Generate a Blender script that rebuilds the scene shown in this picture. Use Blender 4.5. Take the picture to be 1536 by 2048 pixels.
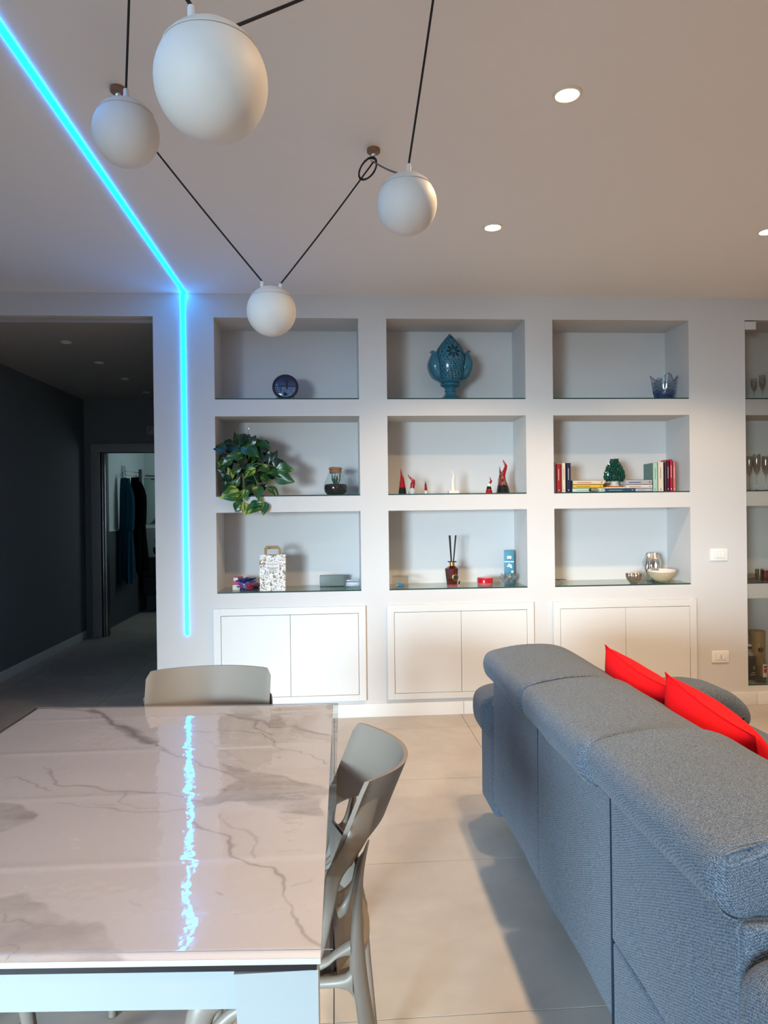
import bpy, bmesh, math, random
import numpy as np
from mathutils import Vector, Matrix, noise as mnoise

R = math.radians
rnd = random.Random(7)
sc = bpy.context.scene
for o in list(bpy.data.objects):
    bpy.data.objects.remove(o)
C = sc.collection

# ------------------------------------------------------------------ camera
F_PX, YAW, PITCH, ROLL = 1427.4, 0.0692738, -0.0039082, -0.0120059
CAM_H, D, HC = 1.3767, 4.7326, 2.8      # eye height, depth of the shelf wall, ceiling height
_f = Vector((math.sin(YAW) * math.cos(PITCH), math.cos(YAW) * math.cos(PITCH), math.sin(PITCH)))
_r = Vector((math.cos(YAW), -math.sin(YAW), 0))
_u = _r.cross(_f)
_c, _s = math.cos(ROLL), math.sin(ROLL)
_r, _u = _c * _r + _s * _u, -_s * _r + _c * _u
cam_d = bpy.data.cameras.new('camera')
cam_d.sensor_fit = 'VERTICAL'
cam_d.sensor_height = 36.0
cam_d.lens = 36.0 * F_PX / 2048
cam_d.clip_start = 0.02
cam = bpy.data.objects.new('camera', cam_d)
cam.matrix_world = Matrix(((_r.x, _u.x, -_f.x, 0), (_r.y, _u.y, -_f.y, 0), (_r.z, _u.z, -_f.z, CAM_H), (0, 0, 0, 1)))
C.objects.link(cam)
sc.camera = cam

def _ray(px, py):
    return _f * F_PX + _r * (px - 768) - _u * (py - 1024)
def AY(px, py, y):          # measured point on the plane y = const  -> (x, z)
    d = _ray(px, py); t = y / d.y
    return d.x * t, CAM_H + d.z * t
def AZ(px, py, z):          # measured point on a horizontal plane -> (x, y)
    d = _ray(px, py); t = (z - CAM_H) / d.z
    return d.x * t, d.y * t

# ------------------------------------------------------------------ light + view
sc.view_settings.view_transform = 'Standard'
sc.view_settings.look = 'None'
sc.view_settings.gamma = 1.0
sc.view_settings.exposure = 0.22
sc.view_settings.use_curve_mapping = False
w = bpy.data.worlds.new('world'); sc.world = w; w.use_nodes = True
w.node_tree.nodes['Background'].inputs[0].default_value = (0.55, 0.75, 1.0, 1)
w.node_tree.nodes['Background'].inputs[1].default_value = 1.2

def area(name, loc, rot, sx, sy, power, col):
    l = bpy.data.lights.new(name, 'AREA'); l.shape = 'RECTANGLE'; l.size = sx; l.size_y = sy
    l.energy = power; l.color = col
    o = bpy.data.objects.new(name, l); o.location = loc; o.rotation_euler = rot
    C.objects.link(o); return o
DAY = (0.66, 0.86, 1.0)
def aim(a, b): return (Vector(b) - Vector(a)).to_track_quat('-Z', 'Y').to_euler()
dl = area('daylight_glazed_door', (-3.7, -4.34, 1.25), aim((-3.7, -4.34, 1.25), (1.3, D, -0.35)), 2.1, 1.7, 70, DAY)
dl.data.spread = R(36)
area('daylight_glazed_door_soft', (-3.7, -4.35, 1.2), (R(90), 0, 0), 2.2, 2.1, 7, DAY)
area('daylight_side_window', (1.9, -4.35, 1.5), (R(90), 0, R(0)), 1.5, 1.2, 10, DAY)
area('daylight_bathroom', (-1.25, 9.3, 1.7), (R(90), 0, R(90)), 0.7, 1.0, 4.5, (0.75, 0.95, 1.0))
SPOT_POWER, SPOT_COL = 80, (1.0, 0.70, 0.42)

# ------------------------------------------------------------------ materials
def nt_new(name):
    m = bpy.data.materials.new(name); m.use_nodes = True
    nt = m.node_tree; b = nt.nodes['Principled BSDF']
    return m, nt, b
def node(nt, typ, **kw):
    n = nt.nodes.new(typ)
    for k, v in kw.items():
        if k.startswith('i_'):
            key = k[2:]
            key = int(key) if key.isdigit() else key.replace('_', ' ')
            n.inputs[key].default_value = v
        else:
            setattr(n, k, v)
    return n
def rgba(c): return (c[0], c[1], c[2], 1)
def mat(name, col, rough=0.5, metal=0.0, spec=0.5, vary=0.0, vscale=30, bump=0.0, bscale=200, emit=None, estr=0, coat=0.0):
    m, nt, b = nt_new(name)
    b.inputs['Base Color'].default_value = rgba(col)
    b.inputs['Roughness'].default_value = rough
    b.inputs['Metallic'].default_value = metal
    b.inputs['Specular IOR Level'].default_value = spec
    b.inputs['Coat Weight'].default_value = coat
    tc = node(nt, 'ShaderNodeTexCoord')
    if vary:
        n = node(nt, 'ShaderNodeTexNoise', i_Scale=vscale, i_Detail=4.0)
        nt.links.new(tc.outputs['Object'], n.inputs['Vector'])
        mx = node(nt, 'ShaderNodeMix', data_type='RGBA')
        mx.inputs[6].default_value = rgba([c * (1 - vary) for c in col])
        mx.inputs[7].default_value = rgba([min(1, c * (1 + vary)) for c in col])
        nt.links.new(n.outputs['Fac'], mx.inputs[0])
        nt.links.new(mx.outputs[2], b.inputs['Base Color'])
    if bump:
        n = node(nt, 'ShaderNodeTexNoise', i_Scale=bscale, i_Detail=3.0)
        nt.links.new(tc.outputs['Object'], n.inputs['Vector'])
        bp = node(nt, 'ShaderNodeBump', i_Strength=bump, i_Distance=0.002)
        nt.links.new(n.outputs['Fac'], bp.inputs['Height'])
        nt.links.new(bp.outputs['Normal'], b.inputs['Normal'])
    if emit:
        b.inputs['Emission Color'].default_value = rgba(emit)
        b.inputs['Emission Strength'].default_value = estr
    return m
def glass(name, tint=(0.93, 0.98, 0.97), rough=0.02, ior=1.5, extra=0.0, bump=0.0, bscale=60):
    m = bpy.data.materials.new(name); m.use_nodes = True; nt = m.node_tree; nt.nodes.clear()
    out = node(nt, 'ShaderNodeOutputMaterial'); mx = node(nt, 'ShaderNodeMixShader')
    tr = node(nt, 'ShaderNodeBsdfTransparent'); tr.inputs[0].default_value = rgba(tint)
    gl = node(nt, 'ShaderNodeBsdfGlossy'); gl.inputs['Roughness'].default_value = rough
    fr = node(nt, 'ShaderNodeFresnel'); geo_ = node(nt, 'ShaderNodeNewGeometry')
    mr_ = node(nt, 'ShaderNodeMapRange'); mr_.inputs[3].default_value = ior; mr_.inputs[4].default_value = 1 / ior
    nt.links.new(geo_.outputs['Backfacing'], mr_.inputs[0]); nt.links.new(mr_.outputs[0], fr.inputs['IOR'])
    ad = node(nt, 'ShaderNodeMath', operation='ADD', use_clamp=True); ad.inputs[1].default_value = extra
    nt.links.new(fr.outputs[0], ad.inputs[0]); nt.links.new(ad.outputs[0], mx.inputs[0])
    nt.links.new(tr.outputs[0], mx.inputs[1]); nt.links.new(gl.outputs[0], mx.inputs[2])
    nt.links.new(mx.outputs[0], out.inputs[0])
    if bump:
        tc = node(nt, 'ShaderNodeTexCoord')
        n = node(nt, 'ShaderNodeTexNoise', i_Scale=bscale, i_Detail=2.0)
        nt.links.new(tc.outputs['Object'], n.inputs['Vector'])
        bp = node(nt, 'ShaderNodeBump', i_Strength=bump, i_Distance=0.002)
        nt.links.new(n.outputs['Fac'], bp.inputs['Height'])
        nt.links.new(bp.outputs['Normal'], gl.inputs['Normal']); nt.links.new(bp.outputs['Normal'], fr.inputs['Normal'])
    return m
def ramp_mat(name, stops, scale, rough=0.5, tex='noise', detail=3.0, bump=0.0, stretch=(1, 1, 1), const=False, spec=0.5, dist=0.0):
    m, nt, b = nt_new(name)
    tc = node(nt, 'ShaderNodeTexCoord'); mp = node(nt, 'ShaderNodeMapping'); mp.inputs['Scale'].default_value = stretch
    nt.links.new(tc.outputs['Object'], mp.inputs[0])
    if tex == 'noise':
        t = node(nt, 'ShaderNodeTexNoise', i_Scale=scale, i_Detail=detail, i_Distortion=dist); o = t.outputs['Fac']
    elif tex == 'voronoi':
        t = node(nt, 'ShaderNodeTexVoronoi', i_Scale=scale); o = t.outputs['Distance']
    else:
        t = node(nt, 'ShaderNodeTexWave', i_Scale=scale, i_Distortion=dist, i_Detail=detail); o = t.outputs['Fac']
        if tex == 'rings': t.wave_type = 'RINGS'; t.rings_direction = 'Y'; mp.inputs['Location'].default_value = (0, 0, -0.017)
    nt.links.new(mp.outputs[0], t.inputs['Vector'])
    r = node(nt, 'ShaderNodeValToRGB'); el = r.color_ramp.elements
    if const: r.color_ramp.interpolation = 'CONSTANT'
    while len(el) < len(stops): el.new(0.5)
    for e, (p, c) in zip(el, stops): e.position = p; e.color = rgba(c)
    nt.links.new(o, r.inputs[0]); nt.links.new(r.outputs[0], b.inputs['Base Color'])
    b.inputs['Roughness'].default_value = rough; b.inputs['Specular IOR Level'].default_value = spec
    if bump:
        bp = node(nt, 'ShaderNodeBump', i_Strength=bump, i_Distance=0.002)
        nt.links.new(o, bp.inputs['Height']); nt.links.new(bp.outputs['Normal'], b.inputs['Normal'])
    return m

M = {}
M['wall'] = mat('pale_grey_wall_paint', (0.655, 0.635, 0.62), 0.85, spec=0.2, bump=0.06, bscale=120)
M['unseen_wall'] = mat('unseen_wall_taupe', (0.42, 0.39, 0.36), 0.85, spec=0.2)  # tone of the unseen walls, darkened to lower the ambient bounce light
M['ceiling'] = mat('ceiling_paint', (0.86, 0.83, 0.80), 0.9, spec=0.15)
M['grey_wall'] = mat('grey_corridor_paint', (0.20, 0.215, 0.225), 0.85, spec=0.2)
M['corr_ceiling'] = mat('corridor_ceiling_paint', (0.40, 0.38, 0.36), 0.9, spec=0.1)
M['trim'] = mat('white_trim', (0.78, 0.77, 0.74), 0.4)
M['cabinet'] = mat('white_lacquer', (0.73, 0.715, 0.69), 0.45)
M['dark_gap'] = mat('shadow_gap', (0.05, 0.045, 0.04), 0.9)
M['grout'] = mat('tile_grout', (0.30, 0.27, 0.24), 0.9)
M['bath_wall'] = mat('bathroom_paint', (0.62, 0.70, 0.70), 0.7)
M['bath_tile'] = mat('bathroom_dark_tile', (0.075, 0.085, 0.09), 0.55, vary=0.15, vscale=4)
M['bath_tile_light'] = mat('bathroom_grey_tile', (0.30, 0.34, 0.34), 0.5)
M['vanity'] = mat('vanity_dark_wood', (0.02, 0.025, 0.03), 0.4)
M['mirror'] = mat('mirror_glass', (0.42, 0.50, 0.48), 0.1, metal=0.9)
M['chrome'] = mat('chrome', (0.75, 0.77, 0.78), 0.15, metal=1)
M['dark_metal'] = mat('dark_metal', (0.12, 0.13, 0.13), 0.3, metal=0.8)
M['opal'] = mat('opal_glass', (0.68, 0.665, 0.64), 0.55, spec=0.3)
M['seam'] = mat('globe_seam', (0.25, 0.24, 0.23), 0.6)
M['white_plastic'] = mat('white_plastic', (0.70, 0.685, 0.66), 0.35)
M['switch_white'] = mat('switch_white', (0.88, 0.86, 0.82), 0.35)
M['black_cable'] = mat('black_textile_cable', (0.012, 0.012, 0.014), 0.8, bump=0.3, bscale=900)
M['grey_cable'] = mat('grey_cable', (0.10, 0.09, 0.09), 0.6)
M['wood_mount'] = mat('walnut_mount', (0.26, 0.13, 0.07), 0.5, vary=0.2, vscale=60)
M['lamp_rim'] = mat('downlight_rim', (0.85, 0.78, 0.62), 0.4)
M['lamp_on'] = mat('downlight_on', (1, 1, 1), 0.4, emit=(1.0, 0.86, 0.62), estr=14)
M['lamp_off'] = mat('downlight_off', (0.75, 0.75, 0.73), 0.4)
def led_mat():
    m, nt, b = nt_new('cyan_led_diffuser')
    b.inputs['Base Color'].default_value = (0.1, 0.5, 0.6, 1)
    tc = node(nt, 'ShaderNodeTexCoord')
    wv = node(nt, 'ShaderNodeTexWave', i_Scale=9.5, i_Distortion=0.0); wv.bands_direction = 'Z'
    nt.links.new(tc.outputs['Object'], wv.inputs['Vector'])
    mr = node(nt, 'ShaderNodeMapRange'); mr.inputs[3].default_value = 16.0; mr.inputs[4].default_value = 29.0
    nt.links.new(wv.outputs['Fac'], mr.inputs[0])
    b.inputs['Emission Color'].default_value = (0.0, 0.30, 1.0, 1)
    nt.links.new(mr.outputs[0], b.inputs['Emission Strength'])
    return m
M['led'] = led_mat()
M['led_ceiling'] = mat('cyan_led_ceiling', (0.1, 0.5, 0.6), 0.4, emit=(0.0, 0.30, 1.0), estr=25.0)
M['shelf_glass'] = glass('clear_shelf_glass', (0.90, 0.97, 0.96), 0.02)
M['pane'] = glass('window_pane', (0.97, 0.99, 0.99), 0.01)
M['door_glass'] = glass('cabinet_glass', (0.90, 0.90, 0.88), 0.01)
M['edge_glass'] = mat('glass_edge_green', (0.02, 0.06, 0.055), 0.2)
M['vinyl'] = glass('clear_vinyl_sheet', (0.97, 0.965, 0.96), 0.035, ior=1.52, bump=0.15, bscale=34)
M['crystal'] = glass('clear_crystal', (0.985, 0.99, 0.99), 0.03, ior=1.5, extra=0.012)
M['crystal_cut'] = glass('cut_crystal', (0.95, 0.97, 0.98), 0.08, ior=1.9, extra=0.10, bump=1.0, bscale=220)
M['jar_glass'] = glass('jar_glass', (0.93, 0.97, 0.96), 0.02, ior=1.5, extra=0.03)
M['pink_glass'] = glass('pink_glass', (0.84, 0.42, 0.60), 0.05, ior=1.6, extra=0.05)
M['smoke_glass'] = glass('smoky_glass', (0.86, 0.85, 0.78), 0.05, ior=1.6, extra=0.06)
M['bottle_glass'] = glass('bottle_glass', (0.96, 0.97, 0.92), 0.02, ior=1.5, extra=0.04)
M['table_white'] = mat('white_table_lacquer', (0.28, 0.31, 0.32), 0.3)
M['black_plate'] = mat('black_underplate', (0.008, 0.008, 0.01), 0.25)
M['chair'] = mat('taupe_polypropylene', (0.19, 0.163, 0.135), 0.42, spec=0.4)
M['red'] = mat('red_cotton', (0.62, 0.002, 0.006), 0.85, spec=0.15, bump=0.15, bscale=700)
M['ceramic_blue'] = mat('turquoise_glazed_ceramic', (0.032, 0.165, 0.245), 0.2, coat=0.3, vary=0.12, vscale=18)
M['ceramic_white'] = mat('white_glazed_ceramic', (0.80, 0.74, 0.65), 0.25)
M['ceramic_red'] = mat('red_glazed_ceramic', (0.30, 0.006, 0.01), 0.15)
M['ceramic_black'] = mat('black_glazed_ceramic', (0.01, 0.009, 0.009), 0.12)
M['swirl'] = ramp_mat('black_white_swirl', [(0, (0.02, 0.02, 0.02)), (0.32, (0.85, 0.82, 0.78))], 52, 0.25, 'rings', const=True, dist=2.0)
M['mosaic'] = ramp_mat('red_gold_mosaic', [(0, (0.02, 0.01, 0.01)), (0.42, (0.03, 0.008, 0.008)), (0.50, (0.20, 0.012, 0.01)), (0.60, (0.28, 0.09, 0.04)), (0.8, (0.3, 0.33, 0.33))], 130, 0.2, 'noise')
M['cone_core'] = mat('cone_gap_shade', (0.003, 0.022, 0.015), 0.3)  # core darker than the scales, painting the shade in their gaps
M['green_ceramic'] = mat('dark_green_majolica', (0.008, 0.062, 0.045), 0.13, vary=0.6, vscale=120)
M['amber'] = mat('amber_glaze', (0.48, 0.17, 0.05), 0.25)
M['leaf'] = None
M['stem'] = mat('plant_stem', (0.14, 0.22, 0.06), 0.6)
M['pot'] = mat('dark_plant_pot', (0.012, 0.013, 0.014), 0.5)
M['soil'] = mat('dark_soil', (0.012, 0.008, 0.006), 0.9, bump=0.6, bscale=400)
M['cork'] = mat('cork', (0.30, 0.13, 0.07), 0.9, vary=0.4, vscale=150, bump=0.5, bscale=300)
M['kraft'] = mat('kraft_paper', (0.33, 0.23, 0.11), 0.8)
M['bag'] = ramp_mat('floral_bag_print', [(0, (0.30, 0.19, 0.10)), (0.41, (0.30, 0.22, 0.15)), (0.43, (0.88, 0.86, 0.82)), (0.57, (0.90, 0.88, 0.84)), (0.59, (0.13, 0.11, 0.11)), (0.66, (0.80, 0.78, 0.74))], 52, 0.7, 'noise', detail=1.5, dist=0.8)
M['label_white'] = mat('label_paper', (0.80, 0.76, 0.75), 0.7)
M['ink'] = mat('ink', (0.03, 0.03, 0.04), 0.7)
M['ink_brown'] = mat('ink_brown', (0.22, 0.16, 0.11), 0.7)
M['diffuser_red'] = mat('dark_red_glass', (0.07, 0.004, 0.004), 0.06, coat=0.6)
M['gold'] = mat('gold_foil', (0.70, 0.46, 0.13), 0.25, metal=1)
M['black'] = mat('matte_black', (0.008, 0.008, 0.01), 0.55)
M['red_tin'] = mat('red_tin_lacquer', (0.50, 0.01, 0.02), 0.2)
M['red_tin_low'] = mat('dusty_red_tin_side', (0.46, 0.10, 0.10), 0.3)
M['teal_box'] = mat('teal_card', (0.035, 0.22, 0.32), 0.5)
M['teal_dark'] = mat('dark_teal_card_and_hollow_shade', (0.01, 0.04, 0.055), 0.5)
M['pale_blue'] = mat('pale_blue_print', (0.50, 0.72, 0.78), 0.5)
M['blue_stone'] = mat('blue_crystal_stone', (0.03, 0.25, 0.42), 0.08, coat=0.5)
M['speaker'] = mat('grey_green_case', (0.13, 0.165, 0.155), 0.45, vary=0.1)
M['pink_card'] = mat('magenta_card', (0.50, 0.02, 0.16), 0.5)
M['cream_card'] = mat('cream_card', (0.68, 0.62, 0.50), 0.6)
M['candy'] = ramp_mat('candy_wrapper', [(0, (0.01, 0.01, 0.05)), (0.42, (0.02, 0.03, 0.16)), (0.5, (0.10, 0.12, 0.30)), (0.58, (0.35, 0.02, 0.03)), (0.66, (0.015, 0.012, 0.02))], 22, 0.15, 'noise', bump=0.8)
M['silver'] = mat('silvered_ceramic', (0.72, 0.69, 0.64), 0.12, metal=1)
M['bronze_silver'] = mat('antique_silver', (0.42, 0.34, 0.29), 0.2, metal=0.9)
M['pearl'] = mat('pearl_glaze', (0.72, 0.58, 0.38), 0.22, metal=0.35)
M['pearl_rim'] = mat('pearl_rim', (0.86, 0.78, 0.74), 0.3)
M['tube_tan'] = mat('tan_gift_tube', (0.36, 0.24, 0.10), 0.55)
M['paper'] = mat('book_pages', (0.72, 0.67, 0.57), 0.8)
M['robe_blue'] = mat('navy_teal_towelling', (0.012, 0.06, 0.095), 0.95, spec=0.1, bump=0.6, bscale=150)
M['robe_black'] = mat('black_towelling', (0.004, 0.004, 0.005), 0.95, spec=0.05, bump=0.6, bscale=150)
M['hole'] = mat('socket_hole', (0.02, 0.02, 0.02), 0.8)

def tile_mat():
    m, nt, b = nt_new('beige_porcelain_tile')
    tc = node(nt, 'ShaderNodeTexCoord'); oi = node(nt, 'ShaderNodeObjectInfo')
    add = node(nt, 'ShaderNodeVectorMath', operation='ADD'); sc_ = node(nt, 'ShaderNodeVectorMath', operation='SCALE')
    sc_.inputs[3].default_value = 1.0
    nt.links.new(oi.outputs['Location'], add.inputs[0]); nt.links.new(tc.outputs['Object'], add.inputs[1])
    n1 = node(nt, 'ShaderNodeTexNoise', i_Scale=1.6, i_Detail=6.0, i_Roughness=0.62, i_Distortion=0.6)
    n2 = node(nt, 'ShaderNodeTexNoise', i_Scale=9.0, i_Detail=5.0)
    nt.links.new(add.outputs[0], n1.inputs['Vector']); nt.links.new(add.outputs[0], n2.inputs['Vector'])
    mm = node(nt, 'ShaderNodeMath', operation='MULTIPLY_ADD'); mm.inputs[1].default_value = 0.35
    nt.links.new(n2.outputs['Fac'], mm.inputs[0]); nt.links.new(n1.outputs['Fac'], mm.inputs[2])
    r = node(nt, 'ShaderNodeValToRGB'); e = r.color_ramp.elements
    e[0].position = 0.42; e[0].color = (0.40, 0.355, 0.305, 1); e[1].position = 0.92; e[1].color = (0.55, 0.495, 0.43, 1)
    nt.links.new(mm.outputs[0], r.inputs[0]); nt.links.new(r.outputs[0], b.inputs['Base Color'])
    b.inputs['Roughness'].default_value = 0.42; b.inputs['Specular IOR Level'].default_value = 0.35
    return m
M['tile'] = tile_mat()
def fabric_mat():
    m, nt, b = nt_new('blue_grey_chenille')
    tc = node(nt, 'ShaderNodeTexCoord'); mp = node(nt, 'ShaderNodeMapping')
    nt.links.new(tc.outputs['Object'], mp.inputs[0]); mp.inputs['Rotation'].default_value = (R(45), R(38), R(12))
    wa = node(nt, 'ShaderNodeTexWave', i_Scale=92.0, i_Distortion=3.0, i_Detail=2.0); wa.inputs['Detail Scale'].default_value = 2.5
    nt.links.new(mp.outputs[0], wa.inputs['Vector'])
    wb = node(nt, 'ShaderNodeTexWave', i_Scale=108.0, i_Distortion=3.0, i_Detail=2.0); wb.bands_direction = 'Y'
    nt.links.new(mp.outputs[0], wb.inputs['Vector'])
    n = node(nt, 'ShaderNodeTexNoise', i_Scale=330.0, i_Detail=2.0)
    nt.links.new(tc.outputs['Object'], n.inputs['Vector'])
    a0_ = node(nt, 'ShaderNodeMath', operation='MULTIPLY'); nt.links.new(wa.outputs['Fac'], a0_.inputs[0]); nt.links.new(wb.outputs['Fac'], a0_.inputs[1])
    a = node(nt, 'ShaderNodeMath', operation='MULTIPLY'); a.inputs[1].default_value = 0.4; nt.links.new(a0_.outputs[0], a.inputs[0])
    s = node(nt, 'ShaderNodeMath', operation='ADD'); nt.links.new(a.outputs[0], s.inputs[0]); nt.links.new(n.outputs['Fac'], s.inputs[1])
    r = node(nt, 'ShaderNodeValToRGB'); e = r.color_ramp.elements
    e[0].position = 0.35; e[0].color = (0.022, 0.042, 0.072, 1); e[1].position = 1.0; e[1].color = (0.20, 0.23, 0.27, 1)
    nt.links.new(s.outputs[0], r.inputs[0]); nt.links.new(r.outputs[0], b.inputs['Base Color'])
    b.inputs['Roughness'].default_value = 0.95; b.inputs['Specular IOR Level'].default_value = 0.1
    b.inputs['Sheen Weight'].default_value = 0.1
    bp = node(nt, 'ShaderNodeBump', i_Strength=0.55, i_Distance=0.002)
    nt.links.new(s.outputs[0], bp.inputs['Height']); nt.links.new(bp.outputs['Normal'], b.inputs['Normal'])
    return m
M['fabric'] = fabric_mat()
def attr_mat(name, rough, coat=0.0):
    m, nt, b = nt_new(name)
    a = node(nt, 'ShaderNodeAttribute', attribute_name='Col')
    nt.links.new(a.outputs['Color'], b.inputs['Base Color'])
    b.inputs['Roughness'].default_value = rough; b.inputs['Coat Weight'].default_value = coat
    return m
M['marble'] = attr_mat('veined_marble_ceramic', 0.35)
M['painted'] = attr_mat('painted_porcelain', 0.12, 0.5)
def leaf_mat(name, base, vein, amount):
    m, nt, b = nt_new(name)
    tc = node(nt, 'ShaderNodeTexCoord')
    mp = node(nt, 'ShaderNodeMapping'); mp.inputs['Scale'].default_value = (1.0, 3.6, 1.0)
    nt.links.new(tc.outputs['Object'], mp.inputs[0])
    n = node(nt, 'ShaderNodeTexNoise', i_Scale=1.7, i_Detail=3.0, i_Distortion=0.4)
    nt.links.new(mp.outputs[0], n.inputs['Vector'])
    oi = node(nt, 'ShaderNodeObjectInfo'); ad = node(nt, 'ShaderNodeMath', operation='MULTIPLY_ADD'); ad.inputs[1].default_value = 0.10
    nt.links.new(oi.outputs['Random'], ad.inputs[0]); nt.links.new(n.outputs['Fac'], ad.inputs[2])
    r = node(nt, 'ShaderNodeValToRGB'); e = r.color_ramp.elements
    e[0].position = amount; e[0].color = rgba(base); e[1].position = amount + 0.07; e[1].color = rgba(vein)
    nt.links.new(ad.outputs[0], r.inputs[0]); nt.links.new(r.outputs[0], b.inputs['Base Color'])
    b.inputs['Roughness'].default_value = 0.28; b.inputs['Specular IOR Level'].default_value = 0.5
    return m
M['leaf_dark'] = leaf_mat('pothos_leaf_dark', (0.004, 0.024, 0.009), (0.06, 0.12, 0.025), 0.66)
M['leaf_mid'] = leaf_mat('pothos_leaf', (0.012, 0.070, 0.014), (0.17, 0.26, 0.045), 0.62)
M['leaf_yellow'] = leaf_mat('pothos_leaf_variegated', (0.022, 0.105, 0.015), (0.36, 0.40, 0.05), 0.54)

# ------------------------------------------------------------------ geometry helpers (each returns (verts, faces))
def box(x0, x1, y0, y1, z0, z1):
    v = [(x, y, z) for z in (z0, z1) for y in (y0, y1) for x in (x0, x1)]
    return v, [(0, 2, 3, 1), (4, 5, 7, 6), (0, 1, 5, 4), (2, 6, 7, 3), (0, 4, 6, 2), (1, 3, 7, 5)]
def rbox(x0, x1, y0, y1, z0, z1, r=0.003, seg=2):
    bm = bmesh.new(); V, Fc = box(x0, x1, y0, y1, z0, z1)
    vs = [bm.verts.new(v) for v in V]
    for f in Fc: bm.faces.new([vs[i] for i in f])
    bmesh.ops.bevel(bm, geom=bm.edges[:], offset=r, segments=seg, affect='EDGES', profile=0.6)
    bm.verts.index_update()
    out = [tuple(v.co) for v in bm.verts], [tuple(v.index for v in f.verts) for f in bm.faces]
    bm.free(); return out
def join(*gs):
    V, Fc = [], []
    for g in gs:
        k = len(V); V += list(g[0]); Fc += [tuple(i + k for i in f) for f in g[1]]
    return V, Fc
def tf(g, mtx):
    return [tuple(mtx @ Vector(v)) for v in g[0]], g[1]
def sh(g, dx=0, dy=0, dz=0):
    return [(v[0] + dx, v[1] + dy, v[2] + dz) for v in g[0]], g[1]
def lathe(prof, n=32, fn=None, cap0=True, cap1=True, cx=0, cy=0):
    V, Fc = [], []
    for k, (r, z) in enumerate(prof):
        for i in range(n):
            a = 2 * math.pi * i / n
            rr, zz = (r, z) if fn is None else fn(r, z, a, k)
            V.append((cx + rr * math.cos(a), cy + rr * math.sin(a), zz))
    for k in range(len(prof) - 1):
        for i in range(n):
            j = (i + 1) % n
            Fc.append((k * n + i, k * n + j, (k + 1) * n + j, (k + 1) * n + i))
    if cap0: Fc.append(tuple(range(n))[::-1])
    if cap1: Fc.append(tuple((len(prof) - 1) * n + i for i in range(n)))
    return V, Fc
def catmull(P, n=8, closed=False):
    P = [Vector(p) for p in P]; out = []; m = len(P)
    rng = range(m) if closed else range(m - 1)
    for i in rng:
        if closed: a, b, c, d = P[i - 1], P[i], P[(i + 1) % m], P[(i + 2) % m]
        else: a, b, c, d = P[max(i - 1, 0)], P[i], P[i + 1], P[min(i + 2, m - 1)]
        for k in range(n):
            t = k / n
            out.append(0.5 * ((2 * b) + (c - a) * t + (2 * a - 5 * b + 4 * c - d) * t * t + (3 * b - a - 3 * c + d) * t ** 3))
    if not closed: out.append(P[-1])
    return out
def sweep(pts, rad, n=10, side=None, smooth=0):
    """tube along pts; rad scalar or list of scalar / (a, b); side = reference direction of the 'a' axis"""
    P = [Vector(p) for p in pts]
    m = len(P); V, Fc = [], []
    ref = Vector(side) if side else None
    T = [(P[min(i + 1, m - 1)] - P[max(i - 1, 0)]).normalized() for i in range(m)]
    u = None
    for i in range(m):
        t = T[i]
        if ref is not None:
            a = ref - t * ref.dot(t)
            if a.length < 1e-5: a = Vector((0, 0, 1)) - t * t.z
            a.normalize()
        else:
            if u is None:
                a = Vector((0, 0, 1)) if abs(t.z) < 0.9 else Vector((1, 0, 0))
            else: a = u
            a = (a - t * a.dot(t)).normalized()
        u = a; b = t.cross(a)
        r = rad[i] if isinstance(rad, (list, tuple)) else rad
        ra, rb = r if isinstance(r, (list, tuple)) else (r, r)
        for k in range(n):
            w_ = 2 * math.pi * k / n
            V.append(tuple(P[i] + a * ra * math.cos(w_) + b * rb * math.sin(w_)))
    for i in range(m - 1):
        for k in range(n):
            j = (k + 1) % n
            Fc.append((i * n + k, i * n + j, (i + 1) * n + j, (i + 1) * n + k))
    Fc.append(tuple(range(n))[::-1]); Fc.append(tuple((m - 1) * n + k for k in range(n)))
    return V, Fc
def spath(ctrl, rad, n=10, sub=6, side=None):
    """smooth sweep: ctrl points and radii both interpolated"""
    P = catmull(ctrl, sub)
    Q = []
    r2 = [(r if isinstance(r, (list, tuple)) else (r, r)) for r in rad]
    for i in range(len(ctrl) - 1):
        for k in range(sub):
            t = k / sub; t = t * t * (3 - 2 * t)
            Q.append((r2[i][0] * (1 - t) + r2[i + 1][0] * t, r2[i][1] * (1 - t) + r2[i + 1][1] * t))
    Q.append(r2[-1])
    return sweep(P, Q, n, side)
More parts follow.
